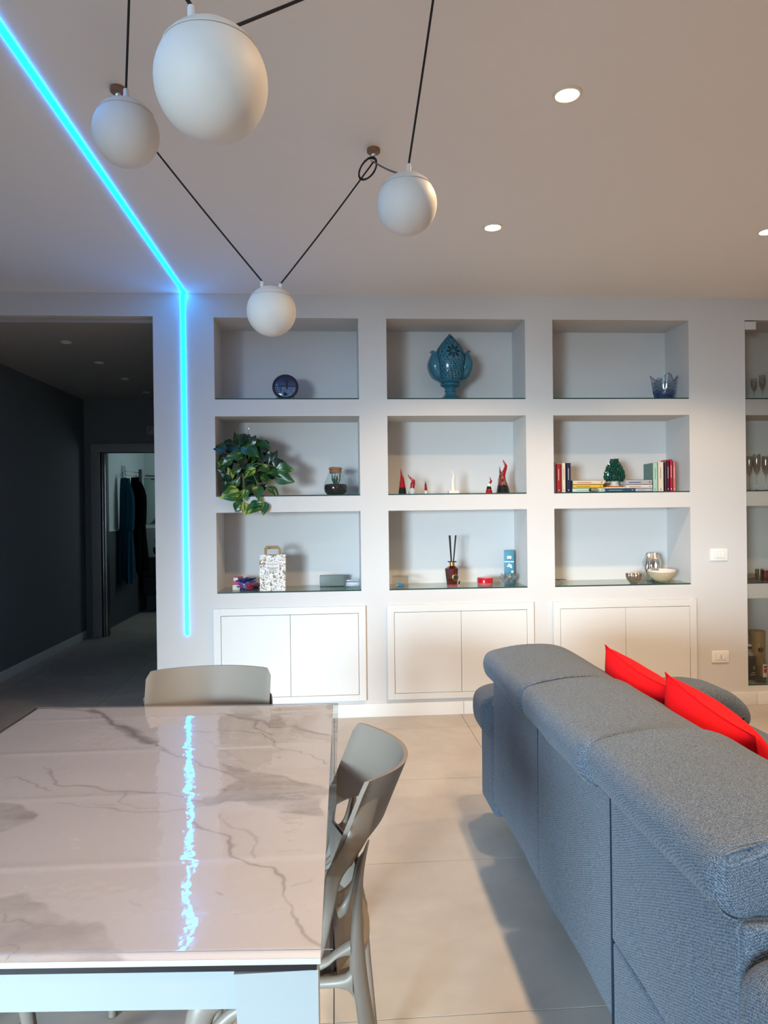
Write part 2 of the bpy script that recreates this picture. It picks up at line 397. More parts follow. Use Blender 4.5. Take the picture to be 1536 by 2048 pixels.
def puff(profile, y0, y1, r=0.03, seg=5, closed_pts=6, axis='y', wob=0.0, nmid=8, seed=0):
    """smooth closed cross-section (a, z) drawn along an axis, ends rounded by radius r"""
    if closed_pts == 1: P = [Vector((a, b, 0)) for a, b in profile]
    else:
        Q = []
        for a_, b_ in zip(profile, profile[1:] + profile[:1]):
            n_ = max(1, round(math.dist(a_, b_) / 0.12))
            Q += [(a_[0] + (b_[0] - a_[0]) * k / n_, a_[1] + (b_[1] - a_[1]) * k / n_, 0) for k in range(n_)]
        P = catmull(Q, closed_pts, True)
    m = len(P); N = []
    area2 = sum(P[i].x * P[(i + 1) % m].y - P[(i + 1) % m].x * P[i].y for i in range(m))
    sg = 1 if area2 > 0 else -1
    for i in range(m):
        t = (P[(i + 1) % m] - P[i - 1]).normalized(); N.append(Vector((t.y, -t.x, 0)) * sg)
    rings = []
    for k in range(seg + 1):
        a = math.pi / 2 * k / seg; rings.append((y0 + r * (1 - math.sin(a)), r * (1 - math.cos(a))))
    rings = [(y0 + r * (1 - math.cos(math.pi / 2 * k / seg)), r * (1 - math.sin(math.pi / 2 * k / seg))) for k in range(seg + 1)]
    mid = [(y0 + r + (y1 - y0 - 2 * r) * k / nmid, 0) for k in range(1, nmid)]
    end = [(y1 - (y - y0), o) for y, o in reversed(rings)]
    V, Fc = [], []
    for y, o in rings + mid + end:
        for i in range(m):
            q = P[i] - N[i] * o
            if wob:
                d_ = mnoise.noise(Vector((q.x * 4 + seed, q.y * 4, y * 4))) * wob * (1 if o < 1e-6 else 0.5)
                q = q + N[i] * d_
            V.append((q.x, y, q.y) if axis == 'y' else (y, q.x, q.y))
    nr = len(rings) + len(mid) + len(end)
    for k in range(nr - 1):
        for i in range(m):
            j = (i + 1) % m; Fc.append((k * m + i, k * m + j, (k + 1) * m + j, (k + 1) * m + i))
    Fc.append(tuple(range(m))[::-1]); Fc.append(tuple((nr - 1) * m + i for i in range(m)))
    return V, Fc
def grid(nu, nv, fn):
    V = [tuple(fn(i / nu, j / nv)) for j in range(nv + 1) for i in range(nu + 1)]
    Fc = [(j * (nu + 1) + i, j * (nu + 1) + i + 1, (j + 1) * (nu + 1) + i + 1, (j + 1) * (nu + 1) + i) for j in range(nv) for i in range(nu)]
    return V, Fc
def text_geo(s, size, extr=0.0004):
    cu = bpy.data.curves.new('t', 'FONT'); cu.body = s; cu.size = size; cu.extrude = extr
    cu.align_x = 'CENTER'; cu.align_y = 'CENTER'
    o = bpy.data.objects.new('t', cu); C.objects.link(o); bpy.context.view_layer.update()
    me = bpy.data.meshes.new_from_object(o.evaluated_get(bpy.context.evaluated_depsgraph_get()))
    g = ([(v.co.x, v.co.z - 0.0, v.co.y) for v in me.vertices], [tuple(p.vertices)[::-1] for p in me.polygons])
    bpy.data.objects.remove(o); bpy.data.meshes.remove(me); bpy.data.curves.remove(cu)
    return g        # text in the x-z plane, reading along +x, facing -y

def mk(name, g, m, parent=None, loc=(0, 0, 0), rot=(0, 0, 0), smooth=True, ang=38, label=None, kind=None):
    me = bpy.data.meshes.new(name)
    me.from_pydata(g[0], [], g[1]); me.validate(); me.update()
    if smooth:
        me.shade_smooth(); me.set_sharp_from_angle(angle=R(ang))
    for q in (m if isinstance(m, (list, tuple)) else [m]): me.materials.append(q)
    o = bpy.data.objects.new(name, me); C.objects.link(o)
    o.location = loc; o.rotation_euler = rot
    if parent: o.parent = parent
    if label: o['label'] = label
    if kind: o['kind'] = kind
    return o
def fixn(o):
    bm = bmesh.new(); bm.from_mesh(o.data); bmesh.ops.recalc_face_normals(bm, faces=bm.faces); bm.to_mesh(o.data); bm.free()
    return o
def thing(name, label, cat, loc, rot=(0, 0, 0), group=None):
    o = bpy.data.objects.new(name, None); o.empty_display_size = 0.05; C.objects.link(o)
    o.location = loc; o.rotation_euler = rot if isinstance(rot, tuple) else (0, 0, rot)
    o['label'] = label; o['category'] = cat
    if group: o['group'] = group
    return o
def solo(name, label, cat, g, m, loc=(0, 0, 0), rot=(0, 0, 0), group=None, **k):
    o = mk(name, g, m, None, loc, rot, label=label, **k); o['category'] = cat
    if group: o['group'] = group
    return o
def struct(name, g, m, parent=None, **k):
    return mk(name, g, m, parent, kind='structure', **k)
def dup(root, loc, rot, label=None, group=None):
    r = root.copy(); C.objects.link(r); r.location = loc; r.rotation_euler = rot
    if label: r['label'] = label
    if group: r['group'] = group
    for ch in list(root.children):
        c = ch.copy(); C.objects.link(c); c.parent = r
        for g_ in ch.children:
            d_ = g_.copy(); C.objects.link(d_); d_.parent = c
    return r

# ================================================================== STRUCTURE
XL, XR, YN = -5.2, 4.6, -4.4
# floor slab + tiles
floor = struct('floor', box(XL - 0.1, XR + 0.1, YN - 0.1, 10.5, -0.12, -0.012), M['grout'], smooth=False)
TS, GAP = 0.845, 0.0028
tile_me = None
for i in range(-7, 7):
    for j in range(-8, 13):
        x0 = -0.018 + i * TS; y0 = 1.916 + j * TS - TS
        if x0 + TS < XL or x0 > XR or y0 + TS < YN: continue
        if y0 > D and x0 > -0.9: continue
        if y0 > D and x0 < -3.6: continue
        if tile_me is None:
            tl = mk('tile', box(GAP / 2, TS - GAP / 2, GAP / 2, TS - GAP / 2, -0.0115, 0.0), M['tile'], floor, smooth=False)
            tile_me = tl.data
        else:
            tl = bpy.data.objects.new('tile', tile_me); C.objects.link(tl); tl.parent = floor
        tl.location = (x0, y0, rnd.uniform(-0.0003, 0.0))
struct('ceiling', box(XL - 0.1, XR + 0.1, YN - 0.1, D + 0.45, HC, HC + 0.1), M['ceiling'], smooth=False)

# shelf wall with recesses
NX = [(-0.772, 0.172), (0.358, 1.294), (1.482, 2.432)]
NZ = [(2.107, 2.643), (1.469, 1.997), (0.836, 1.366)]
CXA, CXB = 2.832, 3.78
ND = 0.35
xs = [XL, -2.74, -1.163] + [v for p in NX for v in p] + [CXA, CXB, XR]
zs = sorted({0.0, 0.125, HC, 2.648} | {v for p in NZ for v in p})
def hole_at(x, z):
    if -2.74 < x < -1.163 and z < 2.648: return 'open'
    if CXA < x < CXB and 0.125 < z < 2.648: return 'cab'
    for a, b in NX:
        for c, d in NZ:
            if a < x < b and c < z < d: return 'niche'
    return None
V, Fc = [], []
def quad(*q):
    k = len(V); V.extend(q); Fc.append(tuple(range(k, k + 4)))
for i in range(len(xs) - 1):
    for j in range(len(zs) - 1):
        if hole_at((xs[i] + xs[i + 1]) / 2, (zs[j] + zs[j + 1]) / 2) is None:
            quad((xs[i], D, zs[j]), (xs[i + 1], D, zs[j]), (xs[i + 1], D, zs[j + 1]), (xs[i], D, zs[j + 1]))
def recess(x0, x1, z0, z1, dp, back=True):
    y1 = D + dp
    quad((x0, D, z0), (x0, y1, z0), (x1, y1, z0), (x1, D, z0))
    quad((x0, D, z1), (x1, D, z1), (x1, y1, z1), (x0, y1, z1))
    quad((x0, D, z0), (x0, D, z1), (x0, y1, z1), (x0, y1, z0))
    quad((x1, D, z0), (x1, y1, z0), (x1, y1, z1), (x1, D, z1))
    if back: quad((x0, y1, z0), (x1, y1, z0), (x1, y1, z1), (x0, y1, z1))
for a, b in NX:
    for c, d in NZ: recess(a, b, c, d, ND)
recess(CXA, CXB, 0.125, 2.648, ND)
quad((-1.163, D, 0), (-1.163, D, 2.648), (-1.163, D + 0.42, 2.648), (-1.163, D + 0.42, 0))
quad((-2.74, D, 2.648), (-1.163, D, 2.648), (-1.163, D + 0.42, 2.648), (-2.74, D + 0.42, 2.648))
quad((XL, D + 0.42, 0), (-2.74, D + 0.42, 0), (-2.74, D + 0.42, HC), (XL, D + 0.42, HC))
quad((-1.163, D + 0.42, 0), (XR, D + 0.42, 0), (XR, D + 0.42, HC), (-1.163, D + 0.42, HC))
wb_ = struct('wall_back', (V, Fc), M['wall'], smooth=False)
for z0, z1 in ((1.997, 2.107), (1.369, 1.469), (0.729, 0.830)):
    mk('shelf', box(CXA, CXB, D + 0.02, D + ND, z0, z1), M['wall'], wb_, smooth=False)
struct('wall_left', box(XL - 0.1, XL, YN, D, 0, HC), M['unseen_wall'], smooth=False)
struct('wall_right', box(XR, XR + 0.1, YN, D, 0, HC), M['unseen_wall'], smooth=False)
# wall behind the camera with two glazed openings
def wall_open(x0, x1, y0, y1, z0, z1, opens):
    g = []; xs_ = sorted({x0, x1} | {a for o in opens for a in o[:2]})
    for a, b in zip(xs_, xs_[1:]):
        op = [o for o in opens if o[0] <= a and b <= o[1]]
        if not op: g.append(box(a, b, y0, y1, z0, z1))
        else:
            o = op[0]
            if o[2] > z0: g.append(box(a, b, y0, y1, z0, o[2]))
            if o[3] < z1: g.append(box(a, b, y0, y1, o[3], z1))
    return join(*g)
struct('wall_near', wall_open(XL - 0.1, XR + 0.1, YN - 0.1, YN, 0, HC, [(-4.9, -2.5, 0.05, 2.3), (1.1, 2.7, 0.9, 2.2)]), M['unseen_wall'], smooth=False)
def glazing(name, x0, x1, z0, z1, mull):
    g = [box(x0, x0 + 0.06, YN - 0.09, YN - 0.02, z0, z1), box(x1 - 0.06, x1, YN - 0.09, YN - 0.02, z0, z1), box(x0, x1, YN - 0.09, YN - 0.02, z0, z0 + 0.06), box(x0, x1, YN - 0.09, YN - 0.02, z1 - 0.06, z1)]
    for q in mull: g.append(box(q - 0.03, q + 0.03, YN - 0.09, YN - 0.02, z0, z1))
    o = struct(name, join(*g), M['trim'], smooth=False)
    mk('pane', box(x0 + 0.05, x1 - 0.05, YN - 0.065, YN - 0.06, z0 + 0.05, z1 - 0.05), M['pane'], o, smooth=False)
glazing('window_1', -4.9, -2.5, 0.05, 2.3, [-3.7]); glazing('window_2', 1.1, 2.7, 0.9, 2.2, [1.9])

# corridor
DY = 8.07
YB = D + 0.42
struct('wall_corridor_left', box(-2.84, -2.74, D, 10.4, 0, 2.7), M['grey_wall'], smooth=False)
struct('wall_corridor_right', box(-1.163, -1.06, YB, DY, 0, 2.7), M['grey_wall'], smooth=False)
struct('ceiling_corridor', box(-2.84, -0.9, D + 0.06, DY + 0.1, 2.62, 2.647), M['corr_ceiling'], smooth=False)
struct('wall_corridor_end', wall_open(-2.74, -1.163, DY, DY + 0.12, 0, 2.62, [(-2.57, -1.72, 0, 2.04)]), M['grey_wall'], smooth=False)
fr = struct('door_1', join(rbox(-2.665, -2.57, DY - 0.025, DY + 0.13, 0, 2.04, 0.003), rbox(-1.72, -1.63, DY - 0.025, DY + 0.13, 0, 2.04, 0.003), rbox(-2.665, -1.63, DY - 0.025, DY + 0.13, 2.04, 2.135, 0.003)), mat('grey_white_casing', (0.36, 0.36, 0.35), 0.5))
for dx in (0.0, 0.028):
    mk('guide_strip', rbox(-2.57 + dx, -2.553 + dx, DY + 0.02, DY + 0.05, 0.005, 2.035, 0.003), M['chrome'], fr, label='polished vertical metal strip')
mk('inner_jamb', box(-2.57, -2.52, DY + 0.05, DY + 0.12, 0.0, 2.04), M['dark_metal'], fr, smooth=False)
struct('baseboard_corridor', rbox(-2.74, -2.727, D + 0.01, DY - 0.03, 0.0, 0.085, 0.003), M['trim'])
# bathroom
BY, BX = 10.35, -2.69
struct('wall_bathroom_left', box(BX - 0.05, BX, DY + 0.12, BY, 0, 2.6), M['bath_wall'], smooth=False)
bb = struct('wall_bathroom_back', box(BX - 0.05, -1.0, BY, BY + 0.1, 0, 2.6), M['bath_wall'], smooth=False)
struct('wall_bathroom_right', box(-1.06, -1.0, DY + 0.12, BY, 0, 2.6), M['bath_wall'], smooth=False)
struct('ceiling_bathroom', box(-2.8, -0.9, DY + 0.12, BY + 0.1, 2.6, 2.65), M['bath_wall'], smooth=False)
for k in range(3):
    mk('tile_panel', box(BX, BX + 0.012, DY + 0.13 + k * 0.74, DY + 0.13 + k * 0.74 + 0.735, 0, 1.15), M['bath_tile'], bpy.data.objects['wall_bathroom_left'], smooth=False)
mk('tile_trim', box(BX, BX + 0.016, DY + 0.13, BY - 0.01, 1.15, 1.165), M['trim'], bpy.data.objects['wall_bathroom_left'], smooth=False)
for k in range(3):
    mk('tile_panel', box(BX + 0.02 + k * 0.54, BX + 0.02 + k * 0.54 + 0.535, BY - 0.012, BY, 0.0, 1.15), M['bath_tile_light'], bb, smooth=False)
mk('tile_trim', box(BX + 0.01, -1.1, BY - 0.016, BY, 1.15, 1.165), M['trim'], bb, smooth=False)

# baseboard of the shelf wall
bbk = None
for a, b in ((-1.163, -0.175), (-0.175, 0.847), (0.847, 1.869), (1.869, 2.890), (2.890, 3.91), (3.91, 4.6)):
    g = rbox(a + 0.001, b - 0.001, D - 0.013, D + 0.0, 0.0, 0.087, 0.002)
    if bbk is None: bbk = struct('baseboard_back', g, M['trim'])
    else: mk('board', g, M['trim'], bbk)

# LED light lines
led = struct('trim_1', box(-0.967, -0.945, -4.0, D - 0.001, HC - 0.005, HC), M['led_ceiling'], smooth=False, label='cyan LED light line across the ceiling')
led2 = struct('trim_2', box(-0.980, -0.958, D - 0.006, D, 0.571, HC - 0.006), M['led'], smooth=False, label='cyan LED light line down the wall')

# ================================================================== GLASS SHELF LINERS
names_r = ['top', 'middle', 'bottom']; names_c = ['left', 'middle', 'right']
def glass_panel(x0, x1, z0, where, y0=D + 0.004, y1=D + ND - 0.002):
    me = mk('glass_shelf', box(x0 + 0.002, x1 - 0.002, y0, y1, z0, z0 + 0.008), [M['shelf_glass'], M['edge_glass']], smooth=False)
    me.data.polygons[2].material_index = 1
    me['label'] = 'clear glass panel lining the floor of ' + where; me['category'] = 'glass shelf'; me['group'] = 'glass panels in the recesses'
    return me
for ri, (c, d) in enumerate(NZ):
    for ci, (a, b) in enumerate(NX):
        glass_panel(a, b, c + 0.0005, 'the %s recess of the %s column' % (names_r[ri], names_c[ci]))
for z0, wname in ((2.1075, 'the topmost bay'), (1.4695, 'the second bay'), (0.8305, 'the third bay'), (0.1255, 'the lowest bay')):
    glass_panel(CXA, CXB, z0, wname + ' of the glazed display at right', D + 0.022)
GZ = 0.0085
ZB = NZ[2][0] + GZ + 0.0003; ZM = NZ[1][0] + GZ + 0.0003; ZT = NZ[0][0] + GZ + 0.0003

# glazed door
gd = thing('glass_door', 'frameless glass door with white hinge block over the display recess at right edge', 'glass door', ((CXA + CXB) / 2, D + 0.008, 0.135))
w2 = (CXB - CXA) / 2
mk('pane', box(-w2 + 0.004, w2 - 0.004, -0.003, 0.003, 0, 2.50), M['door_glass'], gd, smooth=False)
mk('hinge', rbox(-w2 + 0.001, -w2 + 0.078, -0.014, 0.009, 2.448, 2.503, 0.003), M['wall'], gd, label='white hinge block')

# ================================================================== BASE CABINETS
def cabinet(x0, x1, lab):
    t = thing('wall_cabinet', lab, 'cabinet', ((x0 + x1) / 2, D, 0.112), group='low cabinets under the recesses')
    w_ = (x1 - x0) / 2; h_ = 0.627; f_ = 0.047
    mk('back_panel', box(-w_ + 0.02, w_ - 0.02, -0.006, -0.0005, 0.02, h_ - 0.02), M['dark_gap'], t, smooth=False)
    mk('frame', join(rbox(-w_, -w_ + f_, -0.022, -0.0005, 0, h_, 0.0015, 1), rbox(w_ - f_, w_, -0.022, -0.0005, 0, h_, 0.0015, 1),
                     rbox(-w_ + f_ - 0.001, w_ - f_ + 0.001, -0.022, -0.0005, 0, f_ - 0.007, 0.0015, 1), rbox(-w_ + f_ - 0.001, w_ - f_ + 0.001, -0.022, -0.0005, h_ - f_, h_, 0.0015, 1)), M['cabinet'], t)
    g_ = 0.0024
    for s in (-1, 1):
        a, b = (-w_ + f_ + g_, -g_ / 2) if s < 0 else (g_ / 2, w_ - f_ - g_)
        mk('door', rbox(a, b, -0.021, -0.006, f_ - 0.007 + g_, h_ - f_ - g_, 0.001, 1), M['cabinet'], t)
cabinet(-0.795, 0.197, 'white two-door wall cabinet behind the far dining chair')
cabinet(0.339, 1.329, 'white two-door wall cabinet partly hidden by the far end of the sofa back')
cabinet(1.463, 2.459, 'white two-door wall cabinet behind the two red cushions')

# switch + socket
t = thing('light_switch', 'white wall switch plate with two rockers, above the power socket', 'light switch', (2.630, D, 1.038))
mk('plate', rbox(-0.061, 0.061, -0.009, 0, -0.041, 0.041, 0.003), M['switch_white'], t)
mk('surround', rbox(-0.035, 0.035, -0.0105, -0.008, -0.024, 0.024, 0.001), mat('switch_joint', (0.45, 0.42, 0.38), 0.6), t)
for a, b in ((-0.034, -0.012), (-0.011, 0.011), (0.012, 0.034)):
    mk('rocker' if a > -0.02 and b < 0.02 else 'blank_module', rbox(a, b, -0.0135, -0.009, -0.023, 0.023, 0.001), M['switch_white'], t)
t = thing('power_socket', 'white wall socket plate with three dark holes, near the floor at right', 'socket', (2.632, D, 0.337))
mk('plate', rbox(-0.061, 0.061, -0.009, 0, -0.041, 0.041, 0.003), M['switch_white'], t)
mk('surround', rbox(-0.035, 0.035, -0.0105, -0.008, -0.024, 0.024, 0.001), bpy.data.materials['switch_joint'], t)
mk('blank_module', rbox(-0.034, -0.012, -0.0125, -0.009, -0.023, 0.023, 0.001), M['switch_white'], t)
mod = mk('socket_module', rbox(-0.011, 0.034, -0.0125, -0.009, -0.023, 0.023, 0.001), M['switch_white'], t)
for dz in (-0.012, 0, 0.012):
    mk('hole', tf(lathe([(0.0032, 0), (0.0032, 0.0006)], 12), Matrix.Translation((0.001, -0.0124, dz)) @ Matrix.Rotation(R(90), 4, 'X')), M['hole'], mod)

# ================================================================== DOWNLIGHTS
def downlight(x, y, on, lab, zc=HC, grp='recessed ceiling downlights'):
    t = thing('downlight', lab, 'ceiling light', (x, y, zc), group=grp)
    rr = 0.050 if on else 0.038
    ring = lathe([(rr, 0), (rr, -0.004), (rr - 0.002, -0.006), (rr - 0.009, -0.006), (rr - 0.011, -0.003), (rr - 0.011, 0)], 40, cap0=False, cap1=False)
    mk('rim', ring, M['lamp_rim'] if on else M['lamp_off'], t)
    mk('diffuser', lathe([(rr - 0.0105, -0.0035), (rr - 0.0105, -0.0025)], 40), M['lamp_on'] if on else M['lamp_off'], t)
    if on:
        l = bpy.data.lights.new('downlight_beam', 'SPOT'); l.energy = SPOT_POWER; l.color = SPOT_COL
        l.spot_size = R(128); l.spot_blend = 0.45; l.shadow_soft_size = 0.035
        o = bpy.data.objects.new('downlight_beam', l); C.objects.link(o); o.parent = t; o.location = (0, 0, -0.012)
ys = [3.573, 2.415, 1.257, 0.1]
labs = {(0, 0): 'lit warm recessed downlight nearer the shelf wall, right of the pendant globes',
        (0, 1): 'lit warm recessed downlight high at top right, the largest in view',
        (1, 0): 'lit warm recessed downlight cut by the right edge of the photo'}
for ci, x in enumerate((0.818, 2.268)):
    for ri, y in enumerate(ys):
        downlight(x, y, True, labs.get((ci, ri), 'lit warm recessed downlight outside the photo frame'))
cl = ['nearest', 'second', 'third', 'farthest']
for k, y in enumerate((5.34, 6.06, 6.79, 7.55)):
    downlight(-1.93, y, False, 'unlit round downlight in the corridor ceiling, the %s from the room' % cl[k], 2.62, 'unlit corridor downlights')

# corridor sensor
t = thing('wall_thermostat', 'small white square control box high on the corridor end wall', 'thermostat', (-2.015, DY, 2.28))
mk('case', rbox(-0.045, 0.045, -0.02, 0, -0.05, 0.05, 0.004), mat('thermostat_grey', (0.32, 0.32, 0.32), 0.5), t)
mk('display', rbox(-0.006, 0.006, -0.022, -0.019, -0.03, 0.03, 0.001), M['dark_metal'], t)

# ================================================================== BATHROOM THINGS
t = thing('wall_mirror', 'rectangular mirror panel on the bathroom back wall behind the black bathrobe', 'mirror', (-2.52, BY, 1.52))
mk('glass', rbox(-0.27, 0.135, -0.02, -0.012, -0.31, 0.33, 0.002), M['mirror'], t)
mk('edge', rbox(-0.275, 0.14, -0.012, -0.001, -0.315, 0.335, 0.002), M['dark_metal'], t)
t = thing('mirror_lamp', 'slim arm lamp above the bathroom mirror', 'wall lamp', (-2.47, BY, 1.90))
mk('arm', spath([(0, 0, 0.02), (0, -0.10, 0.0), (-0.01, -0.17, -0.03)], [0.006] * 3, 8), M['dark_metal'], t)
mk('bar', sweep([(-0.16, -0.17, -0.015), (0.12, -0.17, -0.035)], 0.010, 8), M['dark_metal'], t)
t = thing('vanity_unit', 'dark wall-hung vanity cabinet at the back of the bathroom', 'vanity', (-1.90, BY, 0.24))
mk('cabinet_body', rbox(-0.70, 0.80, -0.46, -0.013, 0.0, 0.52, 0.004), M['vanity'], t)
mk('drawer', rbox(-0.69, 0.0, -0.475, -0.455, 0.01, 0.25, 0.003), M['vanity'], t)
mk('drawer', rbox(-0.69, 0.0, -0.475, -0.455, 0.27, 0.51, 0.003), M['vanity'], t)
mk('worktop', rbox(-0.72, 0.82, -0.48, -0.013, 0.5205, 0.555, 0.003), M['bath_tile_light'], t)
t = thing('potted_plant', 'small dark round pot with upright leaves on the bathroom vanity', 'potted plant', (-2.44, 10.02, 0.7955))
mk('pot', lathe([(0.03, 0), (0.05, 0.02), (0.058, 0.06), (0.05, 0.095), (0.045, 0.095), (0.04, 0.08)], 20), M['black'], t)
for a, l_, bnd in ((0.3, 0.16, 0.03), (2.0, 0.13, -0.04), (4.0, 0.19, 0.02), (5.2, 0.11, 0.06)):
    mk('leaf', spath([(0, 0, 0.08), (0.02 * math.cos(a), 0.02 * math.sin(a), 0.08 + l_ * 0.5), (bnd, 0.01, 0.08 + l_)], [(0.006, 0.002), (0.012, 0.002), (0.002, 0.001)], 8), M['pot'], t)
t = thing('towel_rack', 'metal towel rail with double hook arms on the bathroom left wall', 'towel rack', (BX, 9.30, 1.2))
mk('upright', rbox(0.012, 0.04, -0.02, 0.012, 0.0, 0.77, 0.003), M['chrome'], t)
mk('wall_bracket', sweep([(0.0, 0, 0.68), (0.03, 0, 0.68)], 0.008, 8), M['dark_metal'], t)
mk('rail', sweep([(0.035, -0.006, 0.70), (0.24, -0.03, 0.675)], 0.008, 8), M['chrome'], t)
mk('rail', sweep([(0.035, -0.006, 0.655), (0.24, -0.03, 0.62)], 0.008, 8), M['chrome'], t)
mk('hook_arm', spath([(0.03, -0.01, 0.64), (0.07, -0.10, 0.64), (0.105, -0.24, 0.60), (0.105, -0.27, 0.63)], [0.006] * 4, 8), M['chrome'], t)
mk('end_block', rbox(0.215, 0.25, -0.05, 0.0, 0.56, 0.72, 0.004), M['dark_metal'], t)
def robe(name, lab, x, y, ztop, zbot, w_top, w_bot, m, lean, seed):
    t = thing(name, lab, 'bathrobe', (x, y, zbot), group=None)
    H_ = ztop - zbot
    def body(u, v):
        a = 2 * math.pi * u
        ww = w_top + (w_bot - w_top) * v ** 0.6
        fold = 1 + 0.22 * math.sin(5 * a + seed) * v + 0.12 * math.sin(9 * a + seed * 2 + 3 * v)
        return (lean * v + ww * 0.5 * math.cos(a) * fold, 0.07 * math.sin(a) * fold * (0.5 + v), H_ * (1 - v) + 0.04 * math.sin(3 * a + seed) * v)
    mk('robe_body', grid(40, 24, body), m, t)
    mk('sleeve', spath([(lean * 0.1 + w_top * 0.35, -0.03, H_ * 0.96), (w_top * 0.75 + lean * 0.3, -0.05, H_ * 0.78), (w_top * 0.62 + lean * 0.4, -0.06, H_ * 0.5)], [(0.03, 0.02), (0.05, 0.035), (0.055, 0.04)], 12), m, t)
    mk('hanging_loop', spath([(-0.01, 0, H_ - 0.01), (0, 0, H_ + 0.035), (0.01, 0, H_ - 0.01)], [0.003] * 3, 6), m, t)
robe('bathrobe', 'long navy-teal bathrobe hanging from the towel rail', -2.585, 9.06, 1.80, 0.52, 0.10, 0.18, M['robe_blue'], 0.0, 1.0)
robe('bathrobe', 'long black bathrobe hanging in front of the bathroom mirror', -2.52, 9.305, 1.82, 0.62, 0.11, 0.20, M['robe_black'], 0.03, 2.3)

# ================================================================== PENDANTS
MT = {1: (-0.707, 2.454), 2: (0.171, 2.82), 3: (0.275, 1.70), 4: (-0.46, 1.72), 5: (-0.72, 0.68)}
mlab = {1: 'round wooden ceiling hook mount behind the upper left globe', 2: 'round wooden ceiling hook mount with looped black cord',
        3: 'wooden ceiling hook mount outside the photo, right', 4: 'wooden ceiling hook mount outside the photo, middle', 5: 'wooden ceiling hook mount outside the photo, left'}
for k, (x, y) in MT.items():
    t = thing('ceiling_mount', mlab[k], 'ceiling mount', (x, y, HC), group='wooden pendant mounts')
    mk('disc', lathe([(0.026, 0), (0.026, -0.014), (0.024, -0.016), (0.0, -0.016)], 12, cap1=False), M['wood_mount'], t)
    mk('hook_stem', lathe([(0.009, -0.016), (0.009, -0.026), (0.005, -0.032), (0.0, -0.032)], 14, cap1=False), M['chrome'], t)
    mk('hook_ring', sweep([(0.011 * math.cos(a), 0, -0.042 + 0.011 * math.sin(a)) for a in [2 * math.pi * i / 14 for i in range(15)]], 0.0018, 6), M['chrome'], t)
GR = 0.0925
def pendant(lab, gx, gy, gz, ma, mb, pinch=None):
    A = Vector((MT[ma][0], MT[ma][1], HC - 0.05)); B = Vector((MT[mb][0], MT[mb][1], HC - 0.05))
    t = thing('pendant_lamp', lab, 'pendant lamp', (gx, gy, gz), group='opal globe pendants')
    zc = 0.57 * GR                     # seam height above centre
    a0 = math.asin(zc / GR)
    prof = [(GR * math.cos(a), GR * math.sin(a)) for a in [-math.pi / 2 + (a0 + math.pi / 2) * i / 26 for i in range(27)]]
    prof[0] = (0.0004, -GR)
    rr = GR * math.cos(a0)
    mk('globe', lathe(prof, 56, cap1=False), M['opal'], t)
    R2 = GR * 1.022
    pc = [(rr * 0.985, zc - 0.002), (rr * 1.026, zc + 0.0012)] + [(R2 * math.cos(a), R2 * math.sin(a)) for a in [a0 + 0.02 + (math.pi / 2 - a0 - 0.02) * i / 10 for i in range(11)]]
    pc[-1] = (0.0004, R2)
    mk('cap', lathe(pc, 56, cap1=False), M['white_plastic'], t)
    mk('seam_ring', lathe([(rr * 1.004, zc - 0.0022), (rr * 1.012, zc - 0.001), (rr * 1.012, zc + 0.0008), (rr * 1.0, zc + 0.0012)], 56, cap0=False, cap1=False), M['seam'], t)
    for P in (A, B):
        d2 = Vector((P.x - gx, P.y - gy, 0)); d2.normalize()
        base = Vector((d2.x * 0.036, d2.y * 0.036, math.sqrt(R2 * R2 - 0.036 ** 2) - 0.004))
        top = base + Vector((0, 0, 0.024))
        mk('cord_socket', lathe([(0.0075, base.z), (0.0075, top.z - 0.004), (0.0065, top.z), (0.0, top.z)], 14, cap1=False, cx=base.x, cy=base.y), M['white_plastic'], t)
        end = P - Vector((gx, gy, gz))
        n_ = 14; sag = 0.006
        pts = [top.lerp(end, k / n_) + Vector((0, 0, -sag * math.sin(math.pi * k / n_))) for k in range(n_ + 1)]
        grey = (ma == 2 and P is A and mb == 3)
        mk('cord', sweep([top - Vector((0, 0, 0.006))] + pts, 0.0032, 8), M['grey_cable'] if grey else M['black_cable'], t)
    return t
def gpos(px, py, y):
    x, z = AY(px, py, y); return x, y, z
pa = pendant('largest white globe pendant, hanging nearest the camera at the top', *gpos(423, 166, 1.20), 3, 5)
pb_ = pendant('white globe pendant beside the cyan ceiling light line', *gpos(252, 267, 2.10), 1, 4)
pc_ = pendant('lowest and smallest-looking white globe pendant, hanging on two cords before the top left recess', *gpos(543, 623, 2.72), 2, 1)
pd_ = pendant('white globe pendant right of the looped cord', *gpos(814, 409, 2.20), 2, 3)
# looped surplus cord tied under mount 2 (part of the lowest pendant's cord)
L = []
for i in range(60):
    a = 2 * math.pi * i / 27 + 1.2
    L.append((MT[2][0] - pc_.location.x - 0.024 - 0.030 * math.cos(a) + 0.018 * math.sin(a), MT[2][1] - pc_.location.y - 0.012 + 0.004 * math.sin(i * 0.4), HC - 0.085 - pc_.location.z + 0.044 * math.sin(a) + 0.002 * i / 60))
mk('cord_loop', sweep(L, 0.0034, 8), M['black_cable'], pc_, label='surplus cord coiled below the hook')
for dx, dz in ((-0.030, -0.052), (0.004, -0.050)):
    c0 = (MT[2][0] - pc_.location.x + dx, MT[2][1] - pc_.location.y - 0.012, HC - pc_.location.z + dz)
    mk('cable_tie', sweep([(c0[0] + 0.009 * math.cos(a), c0[1] + 0.009 * math.sin(a), c0[2]) for a in [2 * math.pi * k / 10 for k in range(11)]], 0.0014, 5), M['crystal'], pc_)

